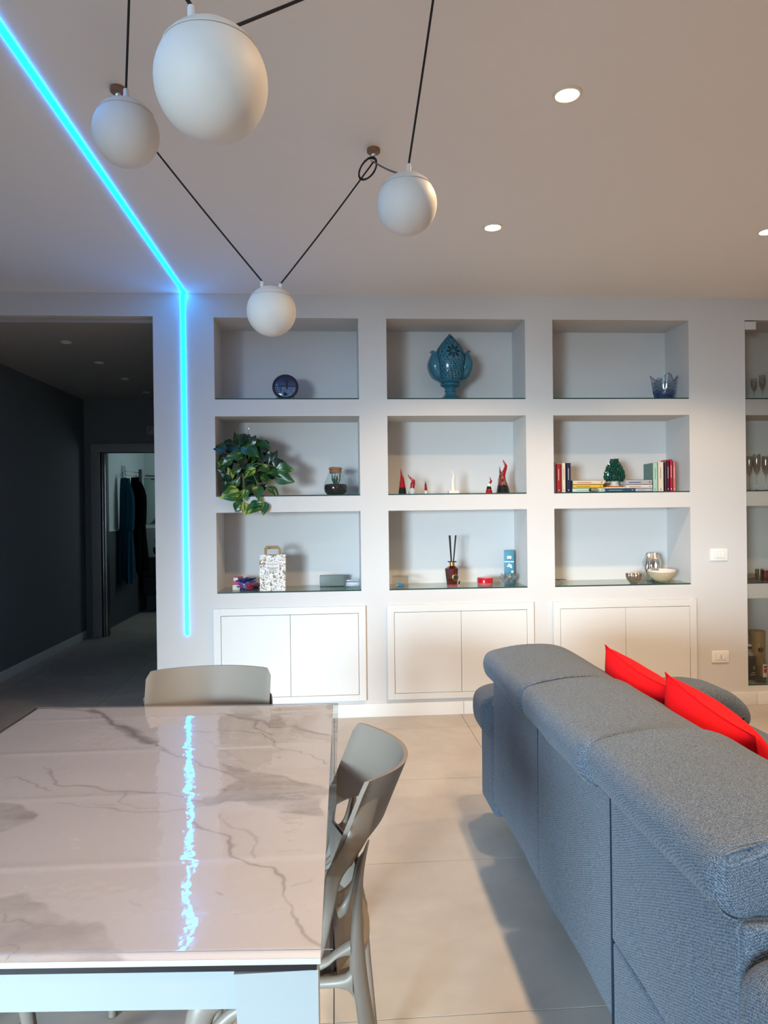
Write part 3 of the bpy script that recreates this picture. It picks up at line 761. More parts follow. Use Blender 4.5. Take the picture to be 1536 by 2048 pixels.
# ================================================================== SOFA
SX = 0.644
sofa = thing('sofa', 'blue-grey three-seat fabric sofa with adjustable headrests, seen from behind', 'sofa', (1.2, 2.0, 0.0))
def sp(name, g, m=None, parent=None, **k):
    o = mk(name, sh(g, -1.2, -2.0, 0), m or M['fabric'], parent or sofa, ang=60, **k); return fixn(o)
def rr_prof(x0, x1, z0, z1, r):
    P = []
    for cx_, cz_, a0 in ((x1 - r, z1 - r, 0), (x0 + r, z1 - r, 90), (x0 + r, z0 + r, 180), (x1 - r, z0 + r, 270)):
        for k in (0, 18, 36, 54, 72, 90):
            P.append((cx_ + r * math.cos(R(a0 + k)), cz_ + r * math.sin(R(a0 + k))))
    Q = []
    for a_, b_ in zip(P, P[1:] + P[:1]):
        n_ = max(1, int(math.dist(a_, b_) / 0.05))
        Q += [(a_[0] + (b_[0] - a_[0]) * k / n_, a_[1] + (b_[1] - a_[1]) * k / n_) for k in range(n_)]
    return Q
headP = [(.660, .672), (.618, .692), (.602, .738), (.618, .784), (.675, .803), (.78, .817), (.900, .812), (.985, .775), (1.055, .710), (1.055, .665), (1.00, .63), (.90, .615), (.78, .64), (.70, .675)]
ends = [(2.925, 2.325, -0.004), (2.318, 1.722, 0.0), (1.714, 1.115, 0.018)]
for k, (ya, yb, dz) in enumerate(ends):
    P = [(x, z + dz) for x, z in headP]
    hb = sp('headrest', puff(P, yb, ya, 0.030, 6, 6, wob=0.007, nmid=10, seed=k * 3))
    # piping seam around the near end of each headrest
    loop = catmull([(a, b, 0) for a, b in P], 5, True)
    cx_ = sum(p.x for p in loop) / len(loop); cz_ = sum(p.y for p in loop) / len(loop)
    ring = [(p.x + (cx_ - p.x) * 0.03, yb + 0.010, p.y + (cz_ - p.y) * 0.05) for p in loop]
    sp('piping', sweep(ring + [ring[0]], 0.0028, 6), parent=hb)
# back panels
def panel(y0, y1, z0, z1, x0=SX, x1=SX + 0.14, r=0.010, seed=0):
    V_, F_ = puff(rr_prof(x0, x1, z0, z1, r + 0.006), y0, y1, r, 4, 1, wob=0.0, nmid=16)
    # slightly leaning face with soft pulls in the cloth
    out = []
    for x, y, z in V_:
        k_ = 1 if x < (x0 + x1) / 2 else 0
        wv = 0.007 * mnoise.noise(Vector((seed, y * 3.0, z * 1.2))) + 0.003 * mnoise.noise(Vector((seed, y * 9, z * 2.5)))
        out.append((x + k_ * wv, y, z))
    return out, F_
sp('back_panel', panel(2.2755, 2.925, 0.150, 0.680, x0=SX + 0.006, seed=1, r=0.004))
sp('back_panel', panel(1.6580, 2.2745, 0.150, 0.684, x0=SX + 0.006, seed=1, r=0.004))
sp('back_panel', panel(1.112, 1.6490, 0.345, 0.700, x0=SX - 0.001, seed=8, r=0.008))
sp('base_panel', panel(1.112, 1.6490, 0.115, 0.350, x0=SX + 0.001, seed=12, r=0.008))
M['seam_gap_shade'] = mat('dark_seam_and_gap_shade', (0.012, 0.02, 0.032), 0.95, spec=0.1)
sp('seam', sweep([(SX + 0.004, 1.6535, 0.13), (SX + 0.004, 1.6535, 0.70)], 0.0042, 8), M['seam_gap_shade'], label='dark strip painted in for the shade between the seat units')  # dark strip paints the shade in the gap between the back panels
sp('seam', sweep([(SX + 0.0055, 2.275, 0.155), (SX + 0.0055, 2.275, 0.68)], 0.0014, 8), M['seam_gap_shade'], label='dark stitched seam down the back')
sp('side_panel', puff(rr_prof(SX + 0.003, 1.00, 0.12, 0.70, 0.012), 1.096, 1.120, 0.008, 4, 1, nmid=3))
sp('back_core', box(SX + 0.035, 1.0, 1.108, 2.90, 0.13, 0.672), smooth=False)
for k, (ya, yb, dz) in enumerate(ends):
    sp('back_cushion', puff([(.90, .44), (.88, .60), (.93, .69), (1.0, .67), (1.04, .58), (1.06, .46), (1.0, .42)], yb + 0.003, ya - 0.003, 0.03, 4, 5, wob=0.01, seed=k + 20))
    sp('seat_cushion', puff(rr_prof(1.04, 1.76, 0.28, 0.455, 0.05), yb + 0.003, ya - 0.003, 0.03, 4, 1, wob=0.012, seed=k + 30))
sp('base', rbox(SX + 0.06, 1.72, 1.13, 2.92, 0.09, 0.30, 0.01))
# arms
def arm(y0, y1, ztop, seed):
    a_ = sp('armrest', puff(rr_prof(0.648, 1.76, 0.075, ztop - 0.12, 0.03), y0 + 0.01, y1 - 0.01, 0.025, 5, 1, wob=0.004, nmid=5, seed=seed))
    P = [(.66, ztop - .20), (.617, ztop - .165), (.604, ztop - .10), (.618, ztop - .035), (.68, ztop - .004), (.90, ztop + .006), (1.25, ztop + .006), (1.58, ztop), (1.70, ztop - .03), (1.78, ztop - .10), (1.78, ztop - .17), (1.70, ztop - .20), (1.25, ztop - .21), (.90, ztop - .21)]
    sp('arm_pad', puff(P, y0, y1, 0.06, 6, 6, wob=0.006, nmid=5, seed=seed + 3), parent=a_)
arm(2.93, 3.20, 0.595, 50)
arm(0.82, 1.088, 0.690, 60)
for x in (0.80, 1.66):
    for y in (0.95, 3.08):
        sp('foot', rbox(x - 0.03, x + 0.03, y - 0.03, y + 0.03, 0.0005, 0.10, 0.004), M['dark_metal'])
# red cushions
def cushion(lab, c, size, rot, seed, spin=0.0):
    t = thing('cushion', lab, 'cushion', c, rot, group='red cushions on the sofa')
    S_ = size / 2
    def f(sgn):
        def q(u, v):
            a, b = 2 * u - 1, 2 * v - 1
            e = max(0, (1 - abs(a) ** 2.6)) * max(0, (1 - abs(b) ** 2.6))
            th = 0.100 * e ** 0.6
            pin = 1 - 0.09 * (1 - abs(a) ** 2) * abs(b) ** 3
            pin2 = 1 - 0.09 * (1 - abs(b) ** 2) * abs(a) ** 3
            n_ = mnoise.noise(Vector((a * 2 + seed, b * 2, sgn))) * 0.010 * e
            return (a * S_ * pin2, b * S_ * pin, sgn * (th + n_))
        return q
    g1 = grid(36, 36, f(1)); g2 = grid(36, 36, f(-1)); g2 = (g2[0], [x[::-1] for x in g2[1]])
    spm = Matrix.Rotation(R(spin), 4, 'Z')
    mk('cover', tf(join(g1, g2), spm), M['red'], t, ang=70)
    e = [];
    for k in range(4):
        for s in range(12):
            u = s / 12 * 2 - 1; pin = 1 - 0.09 * (1 - u * u)
            p_ = [(u, -pin), (pin, u), (-u, pin), (-pin, -u)][k]; e.append((p_[0] * S_, p_[1] * S_, 0))
    mk('seam', tf(sweep(e + [e[0]], 0.0022, 6), spm), M['red'], t)
cushion('red square cushion nearer the shelf wall, half hidden behind the other red cushion', (1.063, 2.34, 0.628), 0.47, (0, R(72), 0), 1, 5)
cushion('red square cushion in front, leaning on the nearest headrests', (1.060, 1.895, 0.646), 0.43, (0, R(72), 0), 5, 8)

# ================================================================== DINING TABLE
TZ = 0.765
tc_ = [AZ(77, 1417, TZ), AZ(673, 1409, TZ), AZ(641, 1916, TZ)]
FL, FRt, NR = [Vector((a, b)) for a, b in tc_]
FRt = Vector((-0.012, FRt.y)); 
NL = Vector((FL.x - (FRt.x - NR.x), FL.y - (FRt.y - NR.y)))
def tp(u, v):     # u 0..1 left->right, v 0..1 near->far, on the slightly turned table top
    a = NL.lerp(NR, u); b = FL.lerp(FRt, u); return a.lerp(b, v)
TC = (NL + NR + FL + FRt) / 4
table = thing('dining_table', 'white rectangular dining table with grey-veined marble-look top', 'table', (TC.x, TC.y, 0))
def slab(u0, u1, v0, v1, z0, z1, ins=0):
    P = [tp(u0, v0), tp(u1, v0), tp(u1, v1), tp(u0, v1)]
    V_ = [(p.x - TC.x, p.y - TC.y, z) for z in (z0, z1) for p in P]
    return V_, [(3, 2, 1, 0), (4, 5, 6, 7), (0, 1, 5, 4), (1, 2, 6, 5), (2, 3, 7, 6), (3, 0, 4, 7)]
# marble painting
NU, NV = 330, 440
zxy = lambda zx, zy: AZ(zx / 2.1333, 1330 + zy / 2.1333, TZ)
lines = [([(250, 185), (330, 186), (395, 195), (440, 235), (520, 262), (560, 285), (640, 330), (700, 360), (760, 395), (870, 440), (960, 462)], 0.006, 0.30),
 ([(390, 192), (470, 245), (560, 290), (640, 335)], 0.016, 0.40), ([(560, 290), (640, 310), (660, 330)], 0.014, 0.30),
 ([(180, 430), (220, 510), (400, 520), (560, 530), (700, 550), (800, 580), (880, 595), (930, 540), (1000, 490)], 0.004, 0.26),
 ([(200, 600), (400, 610), (620, 628), (700, 632), (860, 600), (905, 597)], 0.0035, 0.25),
 ([(810, 675), (900, 710), (1000, 760), (1010, 810), (1060, 835), (1150, 860), (1180, 900), (1210, 960), (1250, 1050), (1300, 1130), (1350, 1190)], 0.0045, 0.32),
 ([(940, 640), (1030, 700), (1090, 750), (1110, 820)], 0.004, 0.2),
 ([(820, 280), (1000, 285), (1110, 300), (1180, 350), (1400, 410)], 0.0035, 0.3),
 ([(950, 205), (1090, 235), (1140, 268), (1250, 265), (1400, 300)], 0.009, 0.3), ([(1090, 235), (1060, 270), (1140, 300)], 0.004, 0.3),
 ([(960, 465), (1010, 480), (1060, 520), (1000, 500), (930, 555)], 0.003, 0.4), ([(1150, 470), (1300, 510), (1400, 548)], 0.004, 0.3),
 ([(0, 490), (60, 480), (140, 510), (190, 535)], 0.0035, 0.28), ([(560, 525), (520, 580), (600, 610), (680, 612)], 0.002, 0.2),
 ([(0, 1065), (60, 1080), (180, 1105), (280, 1100)], 0.003, 0.3), ([(0, 1180), (100, 1190), (60, 1250)], 0.004, 0.3), ([(300, 1080), (400, 1140), (480, 1230)], 0.004, 0.12),
 ([(860, 320), (960, 360), (1100, 430), (1200, 455)], 0.003, 0.18), ([(430, 590), (500, 600)], 0.004, 0.2), ([(1250, 960), (1330, 925)], 0.005, 0.15), ([(915, 975), (935, 985)], 0.005, 0.3), ([(520, 1010), (580, 1035)], 0.004, 0.15)]
polys = [([(930, 425), (1010, 435), (1150, 470), (1400, 530), (1400, 642), (1200, 622), (1000, 585), (900, 600), (800, 600), (850, 560), (930, 545), (1000, 492)], 0.30),
 ([(-60, 1010), (80, 1000), (180, 1020), (300, 1080), (390, 1110), (410, 1160), (500, 1275), (-60, 1300)], 0.24),
 ([(-60, 555), (60, 580), (150, 640), (80, 680), (-60, 730)], 0.26),
 ([(990, 178), (1080, 172), (1200, 225), (1230, 262), (1120, 262), (1010, 222)], 0.20),
 ([(1230, 250), (1420, 300), (1420, 330), (1240, 290)], 0.16)]
uu, vv = np.meshgrid(np.linspace(0, 1, NU + 1), np.linspace(0, 1, NV + 1))
PXg = (NL.x * (1 - uu) + NR.x * uu) * (1 - vv) + (FL.x * (1 - uu) + FRt.x * uu) * vv
PYg = (NL.y * (1 - uu) + NR.y * uu) * (1 - vv) + (FL.y * (1 - uu) + FRt.y * uu) * vv
def vnoise(x, y, s, seed):
    rs = np.random.RandomState(seed); T = rs.rand(64, 64)
    X, Y_ = x * s + 100, y * s + 100; xi, yi = np.floor(X).astype(int), np.floor(Y_).astype(int); fx, fy = X - xi, Y_ - yi
    fx, fy = fx * fx * (3 - 2 * fx), fy * fy * (3 - 2 * fy)
    g = lambda a, b: T[a % 64, b % 64]
    return (g(xi, yi) * (1 - fx) + g(xi + 1, yi) * fx) * (1 - fy) + (g(xi, yi + 1) * (1 - fx) + g(xi + 1, yi + 1) * fx) * fy - 0.5
def fbm(x, y, s, seed, o=4):
    return sum(vnoise(x, y, s * 2 ** k, seed + k) / 2 ** k for k in range(o))
wx = PXg + fbm(PXg, PYg, 14, 3) * 0.030; wy = PYg + fbm(PXg, PYg, 14, 9) * 0.030
dark = np.zeros_like(wx)
for pts, wd, am in lines:
    P = [zxy(*q) for q in pts]; dmin = np.full(wx.shape, 9.0)
    for a, b in zip(P, P[1:]):
        ax, ay = a; bx, by = b; L2 = (bx - ax) ** 2 + (by - ay) ** 2 + 1e-9
        t_ = np.clip(((wx - ax) * (bx - ax) + (wy - ay) * (by - ay)) / L2, 0, 1)
        dmin = np.minimum(dmin, np.hypot(wx - ax - t_ * (bx - ax), wy - ay - t_ * (by - ay)))
    mod_ = 0.6 + 0.9 * (fbm(PXg, PYg, 9, 21) + 0.3)
    dark = np.maximum(dark, am * 1.25 * np.clip(1 - dmin / (wd * 1.3 * np.clip(mod_, 0.3, 2)), 0, 1) ** 0.8)
for pts, am in polys:
    P = [zxy(*q) for q in pts]; ins = np.zeros(wx.shape, bool); dmin = np.full(wx.shape, 9.0)
    for a, b in zip(P, P[1:] + P[:1]):
        ax, ay = a; bx, by = b
        cond = (ay > wy) != (by > wy)
        with np.errstate(all='ignore'):
            xi = (bx - ax) * (wy - ay) / (by - ay + 1e-12) + ax
        ins ^= cond & (wx < xi)
        L2 = (bx - ax) ** 2 + (by - ay) ** 2 + 1e-9
        t_ = np.clip(((wx - ax) * (bx - ax) + (wy - ay) * (by - ay)) / L2, 0, 1)
        dmin = np.minimum(dmin, np.hypot(wx - ax - t_ * (bx - ax), wy - ay - t_ * (by - ay)))
    sd = np.where(ins, dmin, -dmin)
    tex = 0.75 + 0.9 * fbm(PXg * 0.6, PYg * 2.2, 11, 33) + 0.35 * fbm(PXg, PYg, 60, 5, 2)
    dark = np.maximum(dark, am * np.clip(sd / 0.006 + 0.5, 0, 1) * np.clip(tex, 0.35, 1.5))
cloud = 0.03 * fbm(PXg, PYg, 3, 50)
val = np.clip(1 - dark + cloud, 0, 1)
base_c = np.array([0.66, 0.67, 0.70]); vein_c = np.array([0.15, 0.13, 0.12])
dark = np.clip(dark * 1.45, 0, 0.85); val = np.clip(1 - dark + cloud, 0, 1)
colr = base_c[None, None] * val[..., None] + vein_c[None, None] * (1 - val[..., None])
g = grid(NU, NV, lambda u, v: (0, 0, 0))
Vt = [(PXg.flat[i] - TC.x, PYg.flat[i] - TC.y, TZ) for i in range(PXg.size)]
tt = mk('tabletop', (Vt, g[1]), M['marble'], table, smooth=False)
ca = tt.data.color_attributes.new('Col', 'FLOAT_COLOR', 'POINT')
ca.data.foreach_set('color', np.concatenate([colr.reshape(-1, 3), np.ones((colr.size // 3, 1))], 1).astype('f').ravel())
mk('tabletop_edge', slab(0, 1, 0, 1, TZ - 0.0085, TZ - 0.0003), mat('ceramic_edge', (0.42, 0.40, 0.38), 0.4), tt, smooth=False)
mk('underplate', slab(0.008, 0.994, 0.003, 0.99, TZ - 0.019, TZ - 0.0088), M['black_plate'], table, smooth=False)
ua, va = 0.078 / 0.94, 0.078 / 1.28
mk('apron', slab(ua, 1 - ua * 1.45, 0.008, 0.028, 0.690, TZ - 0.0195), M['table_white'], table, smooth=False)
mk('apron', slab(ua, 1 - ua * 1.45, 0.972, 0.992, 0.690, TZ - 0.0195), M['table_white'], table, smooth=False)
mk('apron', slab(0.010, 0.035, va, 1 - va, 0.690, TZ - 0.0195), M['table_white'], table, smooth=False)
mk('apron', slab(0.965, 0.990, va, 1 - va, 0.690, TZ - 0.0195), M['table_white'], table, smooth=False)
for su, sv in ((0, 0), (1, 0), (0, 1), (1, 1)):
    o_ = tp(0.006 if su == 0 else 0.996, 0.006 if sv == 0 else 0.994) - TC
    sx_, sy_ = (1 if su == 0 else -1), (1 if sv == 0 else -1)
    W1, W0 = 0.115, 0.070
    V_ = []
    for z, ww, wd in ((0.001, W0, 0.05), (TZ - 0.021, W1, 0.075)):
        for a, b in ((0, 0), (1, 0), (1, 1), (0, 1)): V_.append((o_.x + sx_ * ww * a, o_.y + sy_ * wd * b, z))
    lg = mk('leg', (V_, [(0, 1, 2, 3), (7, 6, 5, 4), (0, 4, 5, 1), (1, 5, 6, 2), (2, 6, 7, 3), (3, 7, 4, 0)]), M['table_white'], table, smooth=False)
    fixn(lg)
# clear vinyl sheet, creased where it was folded
creases = [AZ(340, 1435, TZ)[1], AZ(340, 1500, TZ)[1], AZ(340, 1590, TZ)[1], AZ(340, 1725, TZ)[1]]
def sheet(z_off):
    def f(u, v):
        p = tp(-0.012 + u * 1.030, 0.012 + v * 0.990)
        z = TZ + 0.0012 + z_off
        for k, cy in enumerate(creases):
            d_ = (p.y - cy) / 0.010; z += (0.0011 if k % 2 else 0.0008) * math.exp(-d_ * d_)
        z += 0.0006 * (mnoise.noise(Vector((p.x * 7, p.y * 9, 3))) + 0.5)
        return (p.x - TC.x, p.y - TC.y, z)
    return f
g1 = grid(120, 170, sheet(0.0016)); g2 = grid(120, 170, sheet(0.0)); g2 = (g2[0], [q[::-1] for q in g2[1]])
nU, nV = 121, 171
bord = [i for i in range(nU)] + [j * nU + nU - 1 for j in range(1, nV)] + [(nV - 1) * nU + i for i in range(nU - 2, -1, -1)] + [j * nU for j in range(nV - 2, 0, -1)]
n1 = len(g1[0]); side_f = []
for k in range(len(bord)):
    a, b = bord[k], bord[(k + 1) % len(bord)]; side_f.append((a, n1 + a, n1 + b, b))
V_, F_ = join(g1, g2)
vs = mk('table_cover', (V_, F_ + side_f), [M['vinyl'], mat('vinyl_edge', (0.16, 0.13, 0.14), 0.3)], loc=(TC.x, TC.y, 0))
for p_ in vs.data.polygons[len(F_):]: p_.material_index = 1
vs['label'] = 'clear glossy plastic sheet with fold creases covering the dining table'; vs['category'] = 'table cover'

# ================================================================== CHAIRS
def make_chair(lab, loc, rot):
    t = thing('dining_chair', lab, 'chair', loc, rot, group='taupe moulded chairs around the table')
    ch = M['chair']; W = 0.200
    # backrest band: curved, ends sweep forward and flow into the side arms
    def bx_(y): return -0.245 + 0.105 * (abs(y) / W) ** 2.2
    NB = 32
    def band(off, flip):
        def f(u, v):
            s = 2 * u - 1; y = W * math.copysign(abs(s) ** 0.92, s)
            k = abs(s)
            top = 0.852 + 0.008 * k ** 2 - 0.024 * max(0, (k - 0.92) / 0.08) ** 2
            bot = 0.725 - 0.085 * k ** 3
            z = bot + (top - bot) * v
            x = bx_(y) - 0.035 * (v - 0.5) + (0.045 * (1 - v)) * (0.35 + 0.65 * k) + off * (1 - 0.25 * v)
            return (x, y * (1 - 0.02 * (1 - v)), z)
        g_ = grid(NB, 10, f)
        return (g_[0], [q[::-1] for q in g_[1]]) if flip else g_
    a = band(0.006, False); b = band(-0.006, True)
    nU_ = NB + 1; bd = [i for i in range(nU_)] + [j * nU_ + NB for j in range(1, 11)] + [10 * nU_ + i for i in range(NB - 1, -1, -1)] + [j * nU_ for j in range(9, 0, -1)]
    n1_ = len(a[0]); sf = [(bd[k], n1_ + bd[k], n1_ + bd[(k + 1) % len(bd)], bd[(k + 1) % len(bd)]) for k in range(len(bd))]
    V_, F_ = join(a, b)
    YM = 1.345
    def L_(zx, zy, dy=0.0):           # side silhouette measured on the near side of the right-hand chair
        x, z = AY(600 + zx / 3.16, 1400 + zy / 3.16, YM + dy); return -0.115 - x, z
    def strap(pairs, th, s, ys, n=14, sub=5, wrap=False):
        ctr, rad = [], []
        for k, (a_, b_) in enumerate(pairs):
            (x0, z0), (x1, z1) = L_(*a_), L_(*b_)
            yy = ys[min(k, len(ys) - 1)] * s
            ctr.append(((x0 + x1) / 2, yy, (z0 + z1) / 2)); rad.append((math.hypot(x1 - x0, z1 - z0) / 2, th, math.atan2(z1 - z0, x1 - x0)))
        P = catmull(ctr, sub); m = len(P); V_, F_ = [], []
        for i in range(m):
            q = min(i / sub, len(rad) - 1); k = min(int(q), len(rad) - 2); f_ = q - k
            a_, b_ = rad[k], rad[k + 1]
            ra = a_[0] * (1 - f_) + b_[0] * f_
            dx = math.cos(a_[2]) * (1 - f_) + math.cos(b_[2]) * f_; dz = math.sin(a_[2]) * (1 - f_) + math.sin(b_[2]) * f_
            u_ = Vector((dx, 0, dz)).normalized()
            for j in range(n):
                w_ = 2 * math.pi * j / n
                cc, ss = math.cos(w_), math.sin(w_)
                p_ = P[i] + u_ * ra * math.copysign(abs(cc) ** 0.8, cc)
                if wrap and p_.x < -0.14:
                    yb = 0.2 * (max(0.02, p_.x + 0.245) / 0.105) ** 0.4545
                    f_b = min(1, max(0, (p_.z - 0.60) / 0.10))
                    p_.y = p_.y * (1 - f_b) + s * min(abs(p_.y), yb) * f_b
                V_.append(tuple(p_ + Vector((0, 1, 0)) * th * ss * (1 - 0.55 * min(1, max(0, (p_.z - 0.68) / 0.06)))))
        for i in range(m - 1):
            for j in range(n):
                k = (j + 1) % n; F_.append((i * n + j, i * n + k, (i + 1) * n + k, (i + 1) * n + j))
        F_.append(tuple(range(n))); F_.append(tuple((m - 1) * n + j for j in range(n)))
        return V_, F_
    arms = []
    arm_pairs = [((420, 655), (515, 695)), ((390, 665), (510, 712)), ((345, 745), (478, 800)), ((305, 835), (436, 915)),
                 ((265, 930), (372, 990)), ((222, 1005), (300, 1065)), ((170, 1080), (262, 1130)), ((150, 1170), (238, 1210)), ((150, 1260), (222, 1290)), ((140, 1380), (198, 1400)), ((110, 1500), (170, 1540)), ((60, 1620), (140, 1650))]
    for s in (-1, 1):
        arms.append(strap(arm_pairs, 0.0062, s, [0.197, 0.200, 0.204, 0.205, 0.205, 0.204, 0.203, 0.203, 0.202, 0.20, 0.198, 0.195, 0.19], wrap=True))
        # short strut between arm and rear leg
        arms.append(strap([((392, 985), (425, 975)), ((352, 1060), (385, 1060)), ((328, 1180), (352, 1180)), ((300, 1270), (330, 1290)), ((262, 1330), (300, 1390)), ((225, 1340), (250, 1420))], 0.008, s, [0.19, 0.185, 0.18, 0.175, 0.175, 0.18]))
    def low(off, flip):
        def f(u, v):
            q = 2 * u - 1; y = 0.175 * q
            x = -0.165 + 0.060 * q * q + 0.010 * v + off; z = 0.47 + (0.165 - 0.03 * (1 - q * q)) * v
            return (x, y, z)
        g_ = grid(20, 8, f); return (g_[0], [q[::-1] for q in g_[1]]) if flip else g_
    bk = mk('backrest', join((V_, F_ + sf), *arms, low(0.005, False), low(-0.005, True)), ch, t, ang=60); fixn(bk)
    SZ = 0.478
    def seat(off, flip):
        def f(u, v):
            a_, b_ = 2 * u - 1, 2 * v - 1
            m_ = max(abs(a_), abs(b_)); ln = math.hypot(a_, b_) or 1
            q = ((m_ / ln if ln else 1) * 0.55 + 0.45)
            x = 0.035 + a_ * q * 0.215; y = b_ * q * (0.200 + 0.012 * a_)
            z = SZ - 0.018 * (1 - min(1, a_ * a_ * 0.6 + b_ * b_)) - 0.020 * max(0, a_ - 0.6) ** 1.5 * 2 + 0.016 * max(0, -a_ - 0.55) + off
            return (x, y, z)
        g_ = grid(20, 20, f); return (g_[0], [q[::-1] for q in g_[1]]) if flip else g_
    a = seat(0.007, False); b = seat(-0.007, True); nU_ = 21
    bd = [i for i in range(nU_)] + [j * nU_ + 20 for j in range(1, 21)] + [20 * nU_ + i for i in range(19, -1, -1)] + [j * nU_ for j in range(19, 0, -1)]
    n1_ = len(a[0]); sf = [(bd[k], n1_ + bd[k], n1_ + bd[(k + 1) % len(bd)], bd[(k + 1) % len(bd)]) for k in range(len(bd))]
    V_, F_ = join(a, b); fixn(mk('seat', (V_, F_ + sf), ch, t, ang=60))
    leg_pairs = [((425, 905), (440, 890)), ((398, 965), (424, 960)), ((365, 1080), (404, 1080)), ((345, 1200), (397, 1200)), ((332, 1320), (395, 1320)), ((322, 1450), (400, 1450)), ((312, 1580), (412, 1580)), ((312, 1680), (422, 1680)), ((330, 1790), (436, 1790)), ((350, 1900), (455, 1900)), ((370, 2048), (485, 2048))]
    xe, ze = L_(427, 2048)
    for s in (-1, 1):
        st_ = strap(leg_pairs, 0.014, s, [0.197, 0.2, 0.203, 0.205, 0.206, 0.207, 0.208, 0.209, 0.21, 0.212, 0.215], 16)
        g_ = join(st_, spath([(xe, s * 0.215, ze + 0.004), (xe - 0.012, s * 0.22, ze * 0.6), (xe - 0.035, s * 0.225, 0.001)], [(0.018, 0.014), (0.016, 0.013), (0.013, 0.012)], 16, 6, side=(1, 0, 0)),
                  strap([((318, 1500), (322, 1600)), ((285, 1530), (290, 1600)), ((230, 1580), (235, 1622)), ((165, 1640), (165, 1690)), ((60, 1690), (60, 1760))], 0.012, s, [0.206, 0.204, 0.20, 0.195, 0.185], 12),
                  strap([((330, 1660), (335, 1860)), ((290, 1712), (300, 1810)), ((230, 1735), (235, 1800)), ((150, 1752), (150, 1815)), ((20, 1770), (20, 1825)), ((-160, 1790), (-160, 1830))], 0.012, s, [0.209, 0.208, 0.205, 0.20, 0.195, 0.19], 12))
        mk('leg', g_, ch, t, ang=70)
        g_ = join(spath([(0.10, s * 0.175, SZ), (0.145, s * 0.188, SZ - 0.04), (0.165, s * 0.196, 0.32), (0.205, s * 0.206, 0.001)], [(0.034, 0.015), (0.026, 0.016), (0.018, 0.014), (0.014, 0.012)], 16, 7, side=(1, 0, 0)),
                  spath([(0.02, s * 0.190, 0.455), (0.09, s * 0.190, 0.43), (0.155, s * 0.194, 0.36)], [(0.014, 0.012), (0.013, 0.012), (0.018, 0.014)], 12, 6, side=(0, 0, 1)))
        mk('leg', g_, ch, t, ang=70)
    for o_ in t.children:
        if o_.name.startswith('leg'): fixn(o_)
    return t
chr_r = make_chair('taupe moulded plastic chair at the right side of the table, next to the sofa', (-0.115, 1.545, 0), (0, 0, R(180)))
dup(chr_r, (-0.415, 2.20, 0), (0, 0, R(-90)), 'taupe moulded plastic chair at the far end of the table')
dup(chr_r, (-0.90, 1.50, 0), (0, 0, R(0)), 'taupe moulded plastic chair at the left side of the table, mostly hidden by the table')

# ================================================================== SHELF OBJECTS
def sxy(px, py, y): return AY(px, py, y)
PPM = lambda y: F_PX / y     # pixels per metre at depth y

# --- top left: painted plate on a stand
y_ = D + 0.10
x_, _z = sxy(571, 797, y_)
t = thing('plate', 'small dark blue plate painted with a winter tree, standing on the top left recess', 'plate', (x_, y_, ZT))
pr = 0.087
NP_ = 90
def plate_front(u, v):
    a, r = 2 * math.pi * u, v
    dish = -0.006 * (1 - min(1, (r / 0.75) ** 4)) * 1.0
    return (pr * r * math.cos(a), -dish * -1.0 - 0.0, pr * r * math.sin(a))
gp = grid(120, 60, plate_front)
pl = mk('dish', gp, M['painted'], t, loc=(0, 0, pr + 0.004), rot=(R(-9), 0, 0))
cols = []
for (x, y, z) in gp[0]:
    X, Z = x / pr, z / pr; r = math.hypot(X, Z)
    n_ = mnoise.noise(Vector((X * 4, Z * 4, 1)))
    if r > 0.80: c = (0.004, 0.008, 0.045)
    else:
        if Z > 0.0: k = min(1, max(0, 0.75 - Z)) ; c = (0.01 + 0.07 * k, 0.02 + 0.17 * k, 0.08 + 0.30 * k)
        else: k = 0.75 + 0.3 * n_; c = (0.22 * k, 0.38 * k, 0.58 * k)
        if -0.02 < Z < 0.07: c = (0.008, 0.015, 0.09)
        if abs(X - 0.12) < 0.055 and -0.22 < Z < 0.30: c = (0.003, 0.004, 0.05)
        for b0, b1, zz0, zz1 in ((0.12, -0.12, 0.22, 0.50), (0.12, 0.36, 0.24, 0.52), (0.12, 0.20, 0.3, 0.62), (0.12, 0.02, 0.28, 0.6), (0.12, 0.5, 0.2, 0.34)):
            tt_ = (Z - zz0) / (zz1 - zz0)
            if 0 <= tt_ <= 1 and abs(X - (b0 + (b1 - b0) * tt_ ** 0.8)) < 0.028: c = (0.003, 0.004, 0.05)
        for zf in (-0.12, -0.26, -0.40):
            if -0.72 < X < -0.30 and abs(Z - zf - 0.06 * X) < 0.03: c = (0.005, 0.012, 0.07)
        if abs(X + 0.33) < 0.035 and -0.45 < Z < -0.05: c = (0.005, 0.012, 0.07)
        if ((X - 0.0) / 0.14) ** 2 + ((Z + 0.60) / 0.10) ** 2 < 1 or ((X + 0.07) / 0.05) ** 2 + ((Z + 0.50) / 0.09) ** 2 < 1: c = (0.003, 0.006, 0.05)
    c = tuple(q * 0.62 for q in c); cols.append((*c, 1))
ca = pl.data.color_attributes.new('Col', 'FLOAT_COLOR', 'POINT')
ca.data.foreach_set('color', np.array(cols, 'f').ravel())
mk('rim', tf(lathe([(pr, 0), (pr + 0.001, 0.002), (pr - 0.01, 0.005), (0.0, 0.006)], 72, cap0=False, cap1=False), Matrix.Translation((0, 0, pr + 0.004)) @ Matrix.Rotation(R(-9), 4, 'X') @ Matrix.Rotation(R(-90), 4, 'X')), mat('plate_back', (0.005, 0.008, 0.035), 0.2), t)
for s in (-1, 1):
    mk('stand_foot', spath([(s * 0.052, -0.022, 0.006), (s * 0.058, -0.012, 0.012), (s * 0.06, 0.03, 0.006), (s * 0.035, 0.05, 0.05)], [0.005, 0.005, 0.004, 0.003], 8), M['black'], t)

